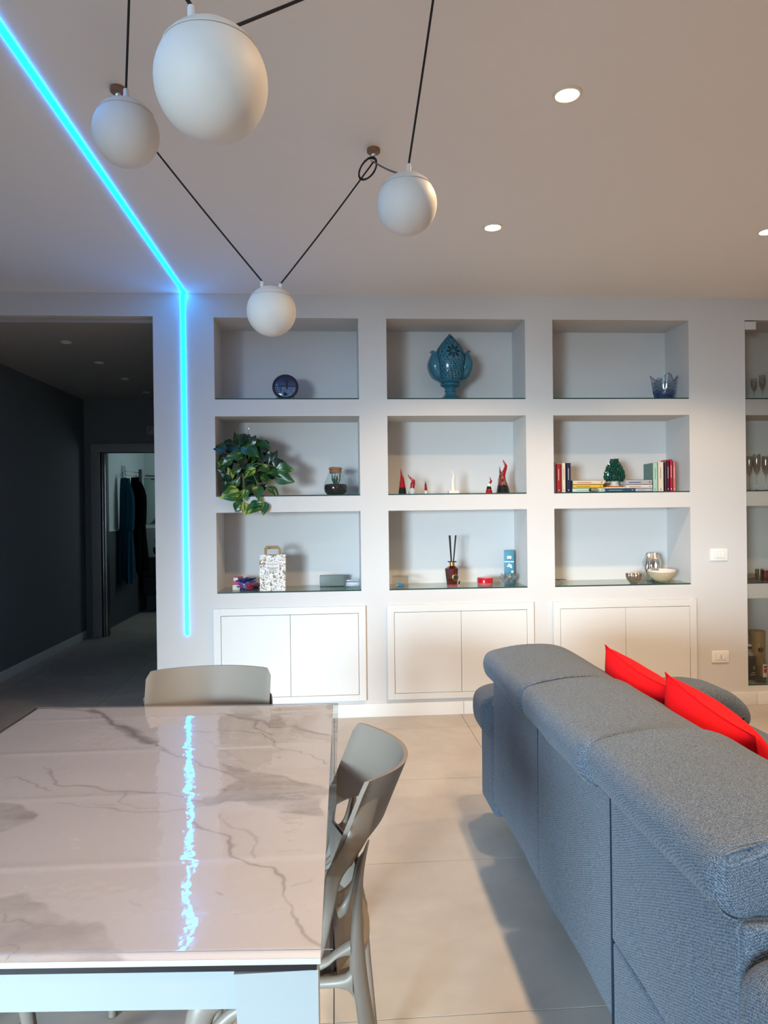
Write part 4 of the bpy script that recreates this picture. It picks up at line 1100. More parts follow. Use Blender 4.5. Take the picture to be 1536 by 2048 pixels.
# --- top middle: turquoise pumo
y_ = D + 0.17
x_, _z = sxy(901, 799, y_)
t = thing('ceramic_finial', 'large turquoise pierced ceramic bud finial on a pedestal foot in the top middle recess', 'ornament', (x_, y_, ZT))
k_ = 1 / PPM(y_)
foot = [(25.5, 0), (25.5, 2.5), (24, 4), (21, 6), (14, 11), (11.5, 15), (10.5, 19), (12, 20), (12, 22), (10.5, 23), (12, 27), (17, 30), (20.5, 32), (20.5, 34.5), (18, 35)]
mk('foot', lathe([(r * k_, z * k_) for r, z in foot], 48), M['ceramic_blue'], t)
bodyp = catmull([(17, 35, 0), (25, 42, 0), (31, 55, 0), (34, 72, 0), (33, 88, 0), (27, 104, 0), (17, 118, 0), (7, 130, 0), (0.3, 137, 0)], 28)
nB = 360
prof = [(p.x * k_, p.y * k_) for p in bodyp]
Vb, Fb = lathe(prof, nB, cap0=False, cap1=False)
holes = []
hr = random.Random(3)
dots = []
for row in range(20):
    zz = 44 + row * 4.3
    rad = np.interp(zz, [p.y for p in bodyp], [p.x for p in bodyp])
    cnt = max(6, int(2 * math.pi * rad / 6.8))
    for c_ in range(cnt):
        dots.append((2 * math.pi * (c_ + 0.5 * (row % 2)) / cnt + hr.uniform(-.02, .02), zz + hr.uniform(-.7, .7), rad, 1.1 if (c_ + row) % 3 else 1.55))
fl_z, fl_a = 96, -math.pi / 2 + 0.06
keep = []
bpx = [p.x for p in bodyp]; bpz = [p.y for p in bodyp]
for f in Fb:
    cx_ = sum(Vb[i][0] for i in f) / 4; cy_ = sum(Vb[i][1] for i in f) / 4; cz_ = sum(Vb[i][2] for i in f) / 4 / k_
    a = math.atan2(cy_, cx_); rad = math.hypot(cx_, cy_) / k_
    da = (a - fl_a + math.pi) % (2 * math.pi) - math.pi
    U, Z = da * rad, cz_ - fl_z
    rr_ = math.hypot(U, Z * 1.04); cut = False
    if rr_ < 17.5 and abs(da) < 1:
        if 3 < rr_ < 15.5:
            th = math.atan2(Z, U); m8 = (th - math.pi / 8 * 0 + math.pi / 8) % (math.pi / 4) - math.pi / 8
            wdt = 2.7 * math.sin(math.pi * (rr_ - 3) / 12.5) ** 0.8
            if abs(m8) * rr_ < wdt: cut = True
        elif rr_ < 0.9: cut = True
    else:
        for (da_, dz_, dr_, ds_) in dots:
            if abs(cz_ - dz_) < ds_ + 0.1:
                q = (a - da_ + math.pi) % (2 * math.pi) - math.pi
                if (q * rad) ** 2 + (cz_ - dz_) ** 2 < ds_ * ds_: cut = True; break
        if math.hypot(U, cz_ - 127.5) < 2.3 and abs(da) < 1.2: cut = True
    if not cut: keep.append(f)
b_ = mk('pierced_body', (Vb, keep), M['ceramic_blue'], t)
mk('hollow_shade', lathe([((p.x - 1.6) * k_ if p.x > 3 else 0.001, p.y * k_) for p in bodyp[::4]], 48, cap1=False), M['teal_dark'], b_, label='dark sheet painted in for the shade of the hollow')  # dark inner sheet paints the unlit hollow behind the holes
for s_a in (-0.12, math.pi + 0.12, math.pi / 2, -math.pi / 2 + 9):
    if s_a > 5: continue
    def lf(u, v, s_a=s_a):
        a_ = s_a + (u - 0.5) * 1.35 * math.sin(math.pi * min(1, v * 0.80 + 0.13)) ** 0.7
        z = 38 + 62 * v
        bulge = 46.5 * math.sin(math.pi * min(1, 0.16 + v * 0.62)) ** 0.75
        r_ = max(np.interp(z, bpz, bpx) + 1.2, bulge * (1 - 0.35 * abs(2 * u - 1) ** 2.5 * (1 - 0.4 * v)))
        r_ = r_ - 4 * math.exp(-((v - 0.93) / 0.06) ** 2) + 1.2 * math.sin(u * 9.4)
        if v < 0.12: r_ = 17 + (r_ - 17) * (v / 0.12) ** 0.6
        if v > 0.80: r_ += 9 * ((v - 0.80) / 0.20) ** 1.5
        return (r_ * k_ * math.cos(a_), r_ * k_ * math.sin(a_), z * k_)
    lo = mk('acanthus_leaf', grid(20, 26, lf), M['ceramic_blue'], t, ang=70)
    sd_ = lo.modifiers.new('s', 'SOLIDIFY'); sd_.thickness = 0.006; sd_.offset = 0

# --- top right: blue handkerchief vase
y_ = D + 0.13
x_, _z = sxy(1328, 797, y_)
k_ = y_ / F_PX
t = thing('glass_vase', 'clear and blue glass vase with wavy pointed rim in the top right recess', 'vase', (x_, y_, ZT))
def vf(r, z, a, k):
    s = z / (48 * k_)
    peak = (math.cos(4 * a + 0.5) * 0.5 + 0.5) ** 1.6
    zz = z * (0.80 + 0.32 * peak * max(0, s - 0.55) / 0.45) if s > 0.55 else z * 0.80 + 0
    zz = z * 0.80 + 13 * k_ * peak * max(0, (s - 0.5) / 0.5) ** 1.5
    rr_ = r * (1 + 0.10 * math.cos(4 * a + 0.5) * s + 0.05 * math.cos(8 * a) * s)
    return rr_, zz
vp = [(15.5, 0), (17, 3), (18.5, 9), (20, 16), (21, 22), (21.5, 27), (22, 32), (23, 38), (24, 43), (25, 48)]
V1 = lathe([(r * k_, z * k_) for r, z in vp[:6]], 64, vf, cap1=False)
V2 = lathe([(r * k_, z * k_) for r, z in vp[5:]], 64, vf, cap0=False, cap1=False)
mb_ = ramp_mat('blue_banded_glass', [(0, (0.01, 0.04, 0.16)), (0.45, (0.03, 0.09, 0.27)), (0.55, (0.30, 0.42, 0.52)), (0.9, (0.40, 0.5, 0.56))], 36, 0.08, 'bands', dist=3.0, stretch=(0.3, 0.3, 1))
mb_.node_tree.nodes['Wave Texture'].bands_direction = 'Z'
mk('cup', V1, glass('blue_glass_cup', (0.50, 0.62, 0.82), 0.05, 1.6, 0.06), t, label='blue banded base')
for q in range(9):
    pts_ = []
    for i in range(40):
        s_ = i / 39; a = 2 * math.pi * (q / 9 + 0.55 * s_); zz = s_ * 40
        r_ = np.interp(zz, [v[1] for v in vp], [v[0] for v in vp]); r2, z2 = vf(r_ * k_, zz * k_, a, 0); pts_.append((r2 * math.cos(a), r2 * math.sin(a), z2))
    mk('glass_thread', sweep(pts_, [0.0022 * (1 - 0.6 * i / 39) for i in range(40)], 5), mat('blue_thread', (0.012, 0.04, 0.16), 0.15) if q == 0 else bpy.data.materials['blue_thread'], t)
for q in range(5):
    zz = 3 + q * 4.6; r_ = np.interp(zz, [v[1] for v in vp], [v[0] for v in vp])
    mk('glass_thread', sweep([(vf(r_ * k_, zz * k_, 2 * math.pi * i / 48, 0)[0] * math.cos(2 * math.pi * i / 48), vf(r_ * k_, zz * k_, 2 * math.pi * i / 48, 0)[0] * math.sin(2 * math.pi * i / 48), vf(r_ * k_, zz * k_, 0, 0)[1] + 0.004 * math.sin(6 * math.pi * i / 24)) for i in range(49)], 0.0021, 5), bpy.data.materials['blue_thread'], t)
mk('rim', V2, glass('blue_clear_glass', (0.62, 0.70, 0.78), 0.05, 1.7, 0.08), t, label='clear pointed rim')
ringp = [vf(25 * k_, 48 * k_, 2 * math.pi * i / 64, 9) for i in range(65)]
mk('rim_line', sweep([(r * math.cos(2 * math.pi * i / 64), r * math.sin(2 * math.pi * i / 64), z) for i, (r, z) in enumerate(ringp)], 0.0016, 5), mat('blue_rim_line', (0.01, 0.02, 0.09), 0.2), t)

# --- middle left: pothos
PY = D + 0.14
px0, pz0 = sxy(487, 992, PY)
plant = thing('potted_plant', 'large trailing pothos plant with variegated green leaves in the middle left recess', 'potted plant', (px0, PY, ZM))
mk('pot', lathe([(0.06, 0.0), (0.075, 0.01), (0.092, 0.14), (0.095, 0.145), (0.085, 0.145), (0.080, 0.125), (0.0, 0.12)], 32, cap1=False), M['pot'], plant, label='dark pot hidden by the leaves')
def leaf_mesh(wid, curl, seed):
    def f(u, v):
        s = 2 * v - 1; L_ = u
        w_ = wid * (math.sin(math.pi * min(1, L_ ** 0.62)) ** 0.85) * (1 - 0.35 * L_) * 1.25
        back = 0.13 * (1 - L_) ** 6 * abs(s)
        return (L_ - back - 0.0, s * w_, 0.10 * abs(s) * w_ * 3 * 0.6 - curl * L_ * L_ + 0.02 * math.sin(6 * L_ + seed + 2 * s))
    g_ = grid(10, 6, f)
    me = bpy.data.meshes.new('leaf'); me.from_pydata(g_[0], [], g_[1]); me.shade_smooth(); return me
leaf_me = {}
for mn in ('leaf_dark', 'leaf_mid', 'leaf_yellow'):
    for s_ in range(3):
        q = leaf_mesh((0.34, 0.30, 0.38)[s_], (0.12, 0.3, 0.2)[s_], s_); q.materials.append(M[mn]); leaf_me[mn, s_] = q
def leaf(zx, zy, ang, L_, mn, s_, dy, tilt):
    """(zx, zy): leaf centre measured on the plant picture, ang: tip direction"""
    yy = D + dy
    X, Z = sxy(425 + zx / 8.777, 850 + zy / 8.777, yy); k = yy / F_PX / 8.777; Lm = L_ * k
    a = R(ang)
    d_ = Vector((math.cos(a), -math.sin(tilt) * 0.6, math.sin(a))).normalized()
    nrm = Vector((0.25 * math.sin(zx), -1, 0.25 + 0.5 * math.sin(zy))); nrm = (nrm - d_ * nrm.dot(d_)).normalized()
    yv = nrm.cross(d_)
    b = Vector((X, yy, Z)) - d_ * Lm * 0.5 - Vector(plant.location)
    o = bpy.data.objects.new('leaf', leaf_me[mn, s_]); C.objects.link(o); o.parent = plant
    o.matrix_local = Matrix(((d_.x * Lm, yv.x * Lm, nrm.x * Lm, b.x), (d_.y * Lm, yv.y * Lm, nrm.y * Lm, b.y), (d_.z * Lm, yv.z * Lm, nrm.z * Lm, b.z), (0, 0, 0, 1)))
    return b
LL = [(430, 215, 105, 230, 'leaf_dark'), (520, 235, 80, 200, 'leaf_dark'), (600, 210, 40, 150, 'leaf_dark'), (720, 250, 60, 170, 'leaf_dark'), (905, 335, -15, 260, 'leaf_mid'),
 (330, 390, 185, 280, 'leaf_dark'), (690, 455, -38, 370, 'leaf_mid'), (370, 540, 190, 290, 'leaf_mid'), (110, 405, 175, 230, 'leaf_dark'), (240, 660, 205, 200, 'leaf_mid'),
 (1090, 540, 65, 200, 'leaf_dark'), (1160, 645, 5, 190, 'leaf_dark'), (1300, 770, -5, 280, 'leaf_mid'), (1270, 720, -50, 180, 'leaf_yellow'), (700, 730, 20, 200, 'leaf_mid'), (890, 770, 200, 200, 'leaf_mid'), (1090, 830, 170, 300, 'leaf_mid'),
 (1280, 940, -25, 330, 'leaf_mid'), (300, 840, 110, 190, 'leaf_yellow'), (610, 850, 210, 280, 'leaf_yellow'), (720, 930, 190, 230, 'leaf_dark'), (440, 790, 20, 160, 'leaf_mid'),
 (120, 790, 160, 140, 'leaf_dark'), (210, 950, 200, 170, 'leaf_dark'), (290, 1080, 240, 180, 'leaf_mid'), (640, 1130, 205, 250, 'leaf_mid'), (800, 1190, -85, 240, 'leaf_mid'),
 (900, 1080, 30, 170, 'leaf_dark'), (1095, 1170, -40, 240, 'leaf_mid'), (285, 1225, 195, 330, 'leaf_yellow'), (560, 1240, -95, 210, 'leaf_yellow'), (460, 1330, 230, 170, 'leaf_mid'),
 (430, 1450, -100, 180, 'leaf_mid'), (560, 1480, -85, 210, 'leaf_yellow'), (690, 1480, 215, 250, 'leaf_yellow'), (760, 1390, 10, 220, 'leaf_mid'), (905, 1480, -95, 230, 'leaf_mid'),
 (830, 1320, 70, 130, 'leaf_yellow'), (500, 620, 150, 200, 'leaf_dark'), (850, 600, -60, 220, 'leaf_dark'), (980, 620, -90, 200, 'leaf_dark'), (950, 950, -30, 200, 'leaf_mid'), (440, 980, 60, 180, 'leaf_mid')]
lr = random.Random(11)
for i in range(84):
    a = lr.uniform(0, 2 * math.pi); q = math.sqrt(lr.random())
    LL.append((600 + 470 * q * math.cos(a), 720 + 480 * q * math.sin(a), lr.uniform(0, 360), lr.uniform(150, 240), 'leaf_dark' if lr.random() < 0.75 else 'leaf_mid'))
for i, (zx, zy, an, L_, mn) in enumerate(LL):
    dy = (-0.035 if zy > 1180 else lr.uniform(0.0, 0.06)) if i < 43 else lr.uniform(0.08, 0.22)
    if zx < 130: dy = -0.01
    elif zx < 400: dy = min(dy, -0.01 + (zx - 130) / 1400)
    b = leaf(zx, zy, an, L_, mn, i % 3, dy, lr.uniform(0, 1.0))
    if i % 3 == 0 and i < 43:
        mk('stem', spath([(0.0, 0, 0.12), (b.x * 0.5, b.y * 0.7 - 0.02, max(0.14, b.z * 0.6 + 0.10)), tuple(b)], [0.0025, 0.002, 0.0015], 5), M['stem'], plant)
x_, z_ = sxy(497, 862, D + 0.34)
solo('wire_hook', 'small clear wire hook on the wall above the pothos', 'hook', spath([(0, 0, -0.03), (-0.008, -0.01, 0.0), (0, -0.012, 0.028), (0.006, -0.01, 0.01)], [0.0012] * 4, 6), M['chrome'], (x_, D + ND - 0.002, z_))

# --- middle left: closed terrarium jar
y_ = D + 0.11; x_, _z = sxy(671.5, 992, y_); k_ = y_ / F_PX
t = thing('terrarium_jar', 'round glass terrarium jar with dark soil, small plant and cork lid', 'terrarium', (x_, y_, ZM))
jp = [(17, 0), (20, 2.5), (23, 8), (24, 14), (23, 21), (20, 29), (16.5, 37), (13.5, 44), (12.3, 50)]
mk('glass_body', lathe([(r * k_, z * k_) for r, z in jp], 48, cap1=False), M['jar_glass'], t)
mk('soil', lathe([(r * k_ * 0.96, z * k_) for r, z in [(16.5, 0.8), (20, 3), (22.6, 8), (23.4, 14), (22.9, 18), (21.6, 20.6), (12, 22), (0.1, 21)]], 40, cap1=False), M['soil'], t)
mk('cork_lid', lathe([(r * k_, z * k_) for r, z in [(11.5, 43), (12, 50.5), (13.4, 51), (13.2, 54), (9, 55), (0.1, 54.5)]], 24, cap1=False, fn=lambda r, z, a, k: (r * (1 + 0.03 * math.sin(5 * a)), z + 0.002 * math.sin(2 * a))), M['cork'], t)
for i in range(9):
    a = i * 2.4; rr_ = (4 + 5 * (i % 3) / 2) * k_
    mk('sprig', spath([(0.2 * rr_ * math.cos(a), 0.2 * rr_ * math.sin(a), 18 * k_), (rr_ * math.cos(a), rr_ * math.sin(a), 30 * k_), (rr_ * 1.2 * math.cos(a + .5), rr_ * math.sin(a + .5), (38 + 3 * (i % 3)) * k_)], [(0.0015, 0.0015), (0.0045, 0.0015), (0.002, 0.001)], 6), M['leaf_mid'], t)
x_, _z = sxy(712, 992, D + 0.10)
t = thing('glass_ornament', 'small clear twisted glass ornament in the corner right of the terrarium', 'ornament', (x_, D + 0.10, ZM))
mk('base', lathe([(0.022, 0), (0.024, 0.004), (0.006, 0.014), (0.005, 0.02)], 20), M['crystal'], t)
mk('figure', spath([(-0.012, 0, 0.014), (0.004, 0, 0.045), (0.016, 0, 0.07), (0.006, 0, 0.10)], [0.007, 0.005, 0.007, 0.002], 10), M['crystal'], t)

# --- middle middle: lucky horns
def horn(lab, cxp, basep, segs, y_, label_cat='ornament', solid=None):
    """segs: list of (part name, material, [(dx, h, r)...]) in photo pixels at that depth"""
    x_, _z = sxy(cxp, basep, y_); k = y_ / F_PX
    t = thing('horn_figurine', lab, label_cat, (x_, y_, ZM), group='ceramic horn figurines')
    for nm, m_, pts in segs:
        P = [(a * k, 0, h * k) for a, h, r in pts]; rr_ = [max(r * k, 0.0004) for a, h, r in pts]
        mk(nm, spath(P, rr_, 20, 6), m_, t, ang=70)
    return t
y_ = D + 0.09
horn('tall red horn figurine with black base, leftmost of the row', 805, 990, [('base', M['ceramic_black'], [(0, 0, 8.5), (0, 5, 7.8), (0, 13, 6.6)]), ('horn', M['ceramic_red'], [(0, 12.8, 6.6), (-0.3, 22, 5.4), (-0.5, 31, 4), (-2, 41, 1.7), (-2.6, 51, 0.3)])], y_, )
horn('red curled horn figurine on a black and white swirled base', 824.5, 990, [('base', M['swirl'], [(0, 0, 6.5), (0, 5, 7.5), (0, 10, 5.5), (0, 12, 4)]), ('horn', M['ceramic_red'], [(0, 10, 4.4), (1.5, 20, 4.6), (2.5, 26, 3.5), (-3, 32, 2), (-7, 36, 1.2), (-7.5, 40, 0.3)])], y_ + 0.01)
horn('smallest red cone horn figurine on a patterned base', 852, 990, [('base', M['swirl'], [(0, 0, 4.4), (0, 3.5, 4.3), (0, 7, 3.4)]), ('horn', M['ceramic_red'], [(0, 6.8, 3.2), (-0.5, 16, 2.2), (-1, 26, 0.3)])], y_)
x_, _z = sxy(907, 989, y_ + 0.02); k_ = y_ / F_PX
t = thing('horn_figurine', 'plain white curved horn figurine on a square plinth', 'ornament', (x_, y_ + 0.02, ZM), group='ceramic horn figurines')
mk('plinth', rbox(-10.3 * k_, 10.3 * k_, -0.03, 0.03, 0.0, 6 * k_, 0.001), M['ceramic_white'], t)
mk('horn', spath([(-0.5 * k_, 0, 6 * k_), (-1 * k_, 0, 16 * k_), (-0.5 * k_, 0, 28 * k_), (1 * k_, 0, 36 * k_), (-2 * k_, 0, 42 * k_), (-4 * k_, 0, 49 * k_)], [5.6 * k_, 5 * k_, 3.8 * k_, 2.6 * k_, 1.3 * k_, 0.3 * k_], 20), M['ceramic_white'], t, ang=70)
horn('small red bell-shaped horn figurine with black and white bands', 978, 988, [('base', M['ceramic_red'], [(0, 0, 7), (0, 5, 6.2), (0, 8, 5.2)]), ('middle_band', M['ceramic_black'], [(0, 7.8, 5.2), (0, 11, 4.8), (0, 14, 3.6)]), ('collar', M['ceramic_white'], [(0, 13.8, 3.7), (0.5, 17, 3.0), (1.5, 20, 2.2)]), ('horn', M['ceramic_red'], [(1.4, 19.6, 2.4), (4.5, 24, 2.1), (3, 29, 1.0), (2, 33, 0.3)])], y_)
horn('largest horn figurine, dark red and black with two horns, rightmost of the row', 1006, 988, [('base', M['ceramic_black'], [(0, 0, 14), (0, 6, 12.6), (-0.5, 16, 10.5)]), ('body', M['mosaic'], [(-0.5, 15.8, 10.5), (-2, 26, 7.5), (-2.5, 36, 5), (-1, 42, 4)]), ('horn', M['ceramic_red'], [(0, 20, 7.5), (0.5, 36, 4.8), (4.5, 47, 3.4), (6.5, 55, 2.8), (3, 62, 1.6), (0.3, 68, 0.3)]), ('small_horn', M['mosaic'], [(-4, 34, 3.4), (-5.2, 42, 2.0), (-6.5, 54, 0.3)])], y_ + 0.02)

# --- middle right: books + majolica pine cone
bm_cache = {}
def colm(c):
    k = tuple(c)
    if k not in bm_cache: bm_cache[k] = mat('book_cover', c, 0.45)
    return bm_cache[k]
def book(lab, x0, x1, ya, yb, z0, z1, col, axis='up', print_=None, grp=None, rotz=0.0, spine=None):
    """x0..z1 world extents; spine faces -y; axis up = standing, flat = lying"""
    cx_ = (x0 + x1) / 2
    t = thing('book', lab, 'book', (cx_, ya, z0), (0, 0, rotz), group=grp)
    w_ = (x1 - x0) / 2; h_ = z1 - z0; dd = yb - ya; c_ = 0.0016; m_ = colm(col)
    if axis == 'up':
        g_ = join(box(-w_, -w_ + c_, 0, dd, 0, h_), box(w_ - c_, w_, 0, dd, 0, h_), box(-w_, w_, 0, c_, 0, h_))
        pg = box(-w_ + c_, w_ - c_, c_, dd - 0.003, 0.003, h_ - 0.003)
    else:
        g_ = join(box(-w_, w_, 0, dd, 0, c_), box(-w_, w_, 0, dd, h_ - c_, h_), box(-w_, w_, 0, c_, 0, h_))
        pg = box(-w_ + 0.003, w_ - 0.003, c_, dd - 0.003, c_, h_ - c_)
    mk('cover', g_, m_, t, smooth=False); mk('pages', pg, M['paper'], t, smooth=False)
    if spine: mk('spine', box(-w_, w_, -0.0006, 0.0, 0, h_), colm(spine), t, smooth=False)
    if print_:
        pc = colm(print_); e_ = 0.0009 if spine else 0.0004
        if axis == 'up': g_ = join(box(-0.0015, 0.0015, -e_, 0.0, h_ * 0.42, h_ * 0.82), box(-0.0028, 0.0028, -e_, 0.0, h_ * 0.05, h_ * 0.09))
        else: g_ = join(box(-w_ * 0.75, w_ * 0.15, -0.0004, 0, h_ * 0.36, h_ * 0.52), box(w_ * 0.78, w_ * 0.88, -0.0004, 0, h_ * 0.35, h_ * 0.62))
        mk('spine_print', g_, pc, t, smooth=False)
    return t
yb0 = D + 0.03
def bk(lab, pxa, pya, pxb, pyb, col, dy=0.0, dep=0.13, axis='up', pr_=None, grp=None, z0=None, spine=None):
    y = yb0 + dy
    xa, zt = sxy(pxa, pya, y); xb, zb = sxy(pxb, pyb, y)
    if z0 is None: z0 = ZM if axis == 'up' else zb
    return book(lab, xa, xb - 0.0006, y, y + dep, z0, zt, col, axis, pr_, grp, spine=spine)
G1, G2 = 'upright books at the left of the shelf', 'upright books at the right of the shelf'
G3 = 'books lying flat on the shelf'
bk('slim grey upright book, leftmost on the shelf', 1107.5, 924.5, 1112, 985, (0.16, 0.16, 0.18), grp=G1)
bk('dark red upright book with white edge line', 1112.6, 928, 1122.5, 986, (0.30, 0.008, 0.012), pr_=(0.75, 0.6, 0.55), grp=G1)
bk('cream upright book between the dark red and navy ones', 1123.6, 926, 1131.6, 985, (0.66, 0.57, 0.42), pr_=(0.2, 0.15, 0.1), grp=G1)
bk('navy upright book beside the flat stack', 1132.2, 926, 1142, 986, (0.008, 0.014, 0.05), pr_=(0.6, 0.6, 0.6), grp=G1)
# left flat stack (bottom up)
def flat(lab, pxa, pxb, z0, th, col, dy, pr_, dep=0.12):
    y = yb0 + dy; xa, _ = sxy(pxa, 970, y); xb, _ = sxy(pxb, 970, y)
    book(lab, xa, xb, y, y + dep, z0 + 0.0004, z0 + th, col, 'flat', pr_, G3); return z0 + th + 0.0003
z = flat('mint flat book at the bottom of the left stack', 1145, 1209, ZM, 0.027, (0.48, 0.62, 0.50), 0.03, (0.15, 0.3, 0.25))
z = flat('yellow flat book in the middle of the left stack', 1146, 1206, z, 0.025, (0.72, 0.42, 0.02), 0.03, (0.2, 0.12, 0.02))
z = flat('cream flat book on top of the left stack', 1146, 1209, z, 0.028, (0.64, 0.54, 0.42), 0.03, (0.45, 0.08, 0.05))
z = flat('lilac flat book at the bottom of the right stack', 1271, 1304.8, ZM, 0.021, (0.44, 0.44, 0.52), 0.004, (0.1, 0.1, 0.12), 0.13)
z = flat('cream flat book in the middle of the right stack', 1252, 1304.6, z, 0.026, (0.66, 0.58, 0.50), 0.004, (0.2, 0.15, 0.12), 0.13)
z = flat('grey-lilac flat book on top of the right stack', 1251.5, 1304.2, z, 0.033, (0.38, 0.38, 0.42), 0.004, (0.06, 0.05, 0.12), 0.13)
z1_ = flat('dark blue flat book at the shelf front under the pine cone', 1210, 1270, ZM, 0.021, (0.02, 0.07, 0.13), 0.0, (0.35, 0.42, 0.5), 0.11)
z2_ = flat('thin white flat booklet directly under the pine cone', 1209, 1251, z1_, 0.010, (0.80, 0.72, 0.66), 0.0, None, 0.11)
# right uprights
bk('mint-spined upright book, cover darkened for its shaded side, right of the flat stack', 1305.8, 926, 1315, 984, (0.13, 0.24, 0.22), pr_=(0.05, 0.15, 0.1), grp=G2, dep=0.15, spine=(0.36, 0.56, 0.44))  # darker cover colour paints the shade on its side; spine stays mint
bk('wide cream upright book with dark title on its spine', 1315.4, 924, 1327.6, 983.5, (0.68, 0.61, 0.50), pr_=(0.06, 0.05, 0.05), grp=G2, dep=0.14)
bk('thin dark maroon upright book with pale stripe', 1328.0, 924, 1331.0, 983.5, (0.05, 0.01, 0.03), grp=G2, dep=0.13)
bk('thin white upright booklet next to the maroon book', 1331.2, 922.5, 1333, 983.5, (0.72, 0.70, 0.70), grp=G2, dep=0.12)
bk('maroon upright book with white lettering', 1333.2, 922, 1339.4, 983.5, (0.07, 0.012, 0.035), pr_=(0.6, 0.5, 0.55), grp=G2, dep=0.15)
bk('bright red upright book, tallest in the right group', 1339.8, 918.5, 1345.2, 983.5, (0.52, 0.01, 0.05), pr_=(0.8, 0.7, 0.7), grp=G2, dep=0.14)
bk('salmon pink upright book, rightmost on the shelf', 1345.6, 922.5, 1351.8, 983.5, (0.60, 0.15, 0.13), pr_=(0.75, 0.55, 0.5), grp=G2, dep=0.13)
xa, _ = sxy(1201, 970, yb0 + 0.165)
t = thing('wooden_box', 'small brown box behind the pine cone foot', 'box', (xa + 0.07, yb0 + 0.205, ZM))
mk('body', rbox(-0.055, 0.055, -0.03, 0.03, 0, 0.055, 0.002), M['amber'], t); mk('lid', rbox(-0.057, 0.057, -0.032, 0.032, 0.0552, 0.068, 0.002), M['kraft'], t)
xa, _ = sxy(1189, 982, yb0 - 0.004)
t = thing('stone_figurine', 'tiny dark and beige lying figurine at the shelf front before the yellow book', 'ornament', (xa, yb0 + 0.004, ZM))
mk('body', spath([(-0.028, 0, 0.013), (-0.01, 0, 0.014), (0.012, 0, 0.013), (0.030, 0, 0.010)], [0.010, 0.012, 0.011, 0.006], 12), mat('mottled_stone', (0.24, 0.2, 0.15), 0.6, vary=0.7, vscale=90), t)
mk('head', spath([(-0.036, 0, 0.012), (-0.028, 0, 0.013), (-0.018, 0, 0.013)], [0.004, 0.0115, 0.009], 12), M['black'], t)
# pine cone
y_ = yb0 + 0.055; xa, _ = sxy(1229, 975, y_); k_ = y_ / F_PX
t = thing('ceramic_pine_cone', 'dark green glazed ceramic pine cone on a white and amber foot, standing on books', 'ornament', (xa, y_, z2_))
mk('foot', lathe([(r * k_, z * k_) for r, z in [(14, 0), (13.5, 1.5), (10, 3.5), (7.5, 6), (7, 9), (8.5, 12), (9, 14)]], 32), M['ceramic_white'], t)
mk('foot_ring', lathe([(r * k_, z * k_) for r, z in [(15.5, 0.05), (15.8, 1.2), (14.2, 2.6), (12.6, 2.8)]], 32), M['amber'], t)
mk('cone_core', lathe([(r * k_ * 0.93, z * k_) for r, z in [(10, 12), (16, 15), (18, 20), (17, 28), (13.5, 38), (9, 47), (5, 54), (4.5, 57)]], 32), M['cone_core'], t)
scl = []
cp = lambda h: np.interp(h, [12, 15, 20, 28, 38, 47, 54, 58], [11, 17, 19, 18, 14.5, 10, 6, 5])
nr = 0; lr2 = random.Random(5)
for row in range(12):
    h = 14 + row * 3.75; rad = cp(h); cnt = max(6, int(2 * math.pi * rad / 5.6))
    for c_ in range(cnt):
        a = 2 * math.pi * (c_ + 0.5 * (row % 2)) / cnt
        q1, q2, q3 = lr2.uniform(-30, 30), lr2.uniform(-28, 12), lr2.uniform(0.8, 1.2)
        m_ = Matrix.Translation((rad * k_ * math.cos(a), rad * k_ * math.sin(a), h * k_)) @ Matrix.Rotation(a, 4, 'Z') @ Matrix.Rotation(R(q2), 4, 'Y') @ Matrix.Rotation(R(q1), 4, 'X')
        s_ = 2.7 * k_ * q3
        scl.append(tf(([(-s_, -s_, 0), (-s_, s_, 0), (1.3 * s_, 0, 0.8 * s_), (0, -s_, -s_ * .6), (0, s_, -s_ * .6), (-s_ * .4, 0, 1.2 * s_), (0.7 * s_, 0, -s_ * .9)],
                       [(3, 2, 5, 0), (2, 4, 1, 5), (3, 6, 2), (6, 4, 2), (0, 5, 1), (0, 3, 6), (6, 4, 1)]), m_)); nr += 1
o_ = mk('scales', join(*scl), M['green_ceramic'], t, smooth=False); o_['kind'] = 'stuff'

# --- bottom left
def onZB(px, py): return AZ(px, py, ZB)
bx, by = onZB(545, 1185); by = D + 0.075
xl, _ = sxy(520, 1183, by - 0.02); xr, _ = sxy(572, 1183, by - 0.02); _, zt = sxy(545, 1110, by - 0.02); _, zh = sxy(545, 1091, by - 0.01)
t = thing('paper_bag', 'white floral paper gift bag with brown handle and name label', 'paper bag', ((xl + xr) / 2, by, ZB))
w_ = (xr - xl) / 2; h_ = zt - ZB
bagb = fixn(mk('bag_body', join(*[grid(12, 20, f_) for f_ in (
    lambda u, v: ((2 * u - 1) * w_ * (0.97 + 0.03 * v), -0.045 + 0.004 * math.sin(9 * v + 4 * u) + 0.012 * v, v * h_ + (0.004 * math.sin(u * 9) if v == 1 else 0)),
    lambda u, v: ((2 * u - 1) * w_ * (0.97 + 0.03 * v), 0.045 - 0.012 * v, v * h_),
    lambda u, v: (-w_ * (0.97 + 0.03 * v) + 0.016 * math.sin(math.pi * u) * v, -0.045 + 0.09 * u + 0.012 * v * (1 - 2 * u), v * h_),
    lambda u, v: (w_ * (0.97 + 0.03 * v) - 0.016 * math.sin(math.pi * u) * v, -0.045 + 0.09 * u + 0.012 * v * (1 - 2 * u), v * h_),
    lambda u, v: ((2 * u - 1) * w_ * 0.97, -0.045 + 0.09 * v, 0.0005))]), M['bag'], t, ang=60))
hw = 0.047; hz = zh - ZB
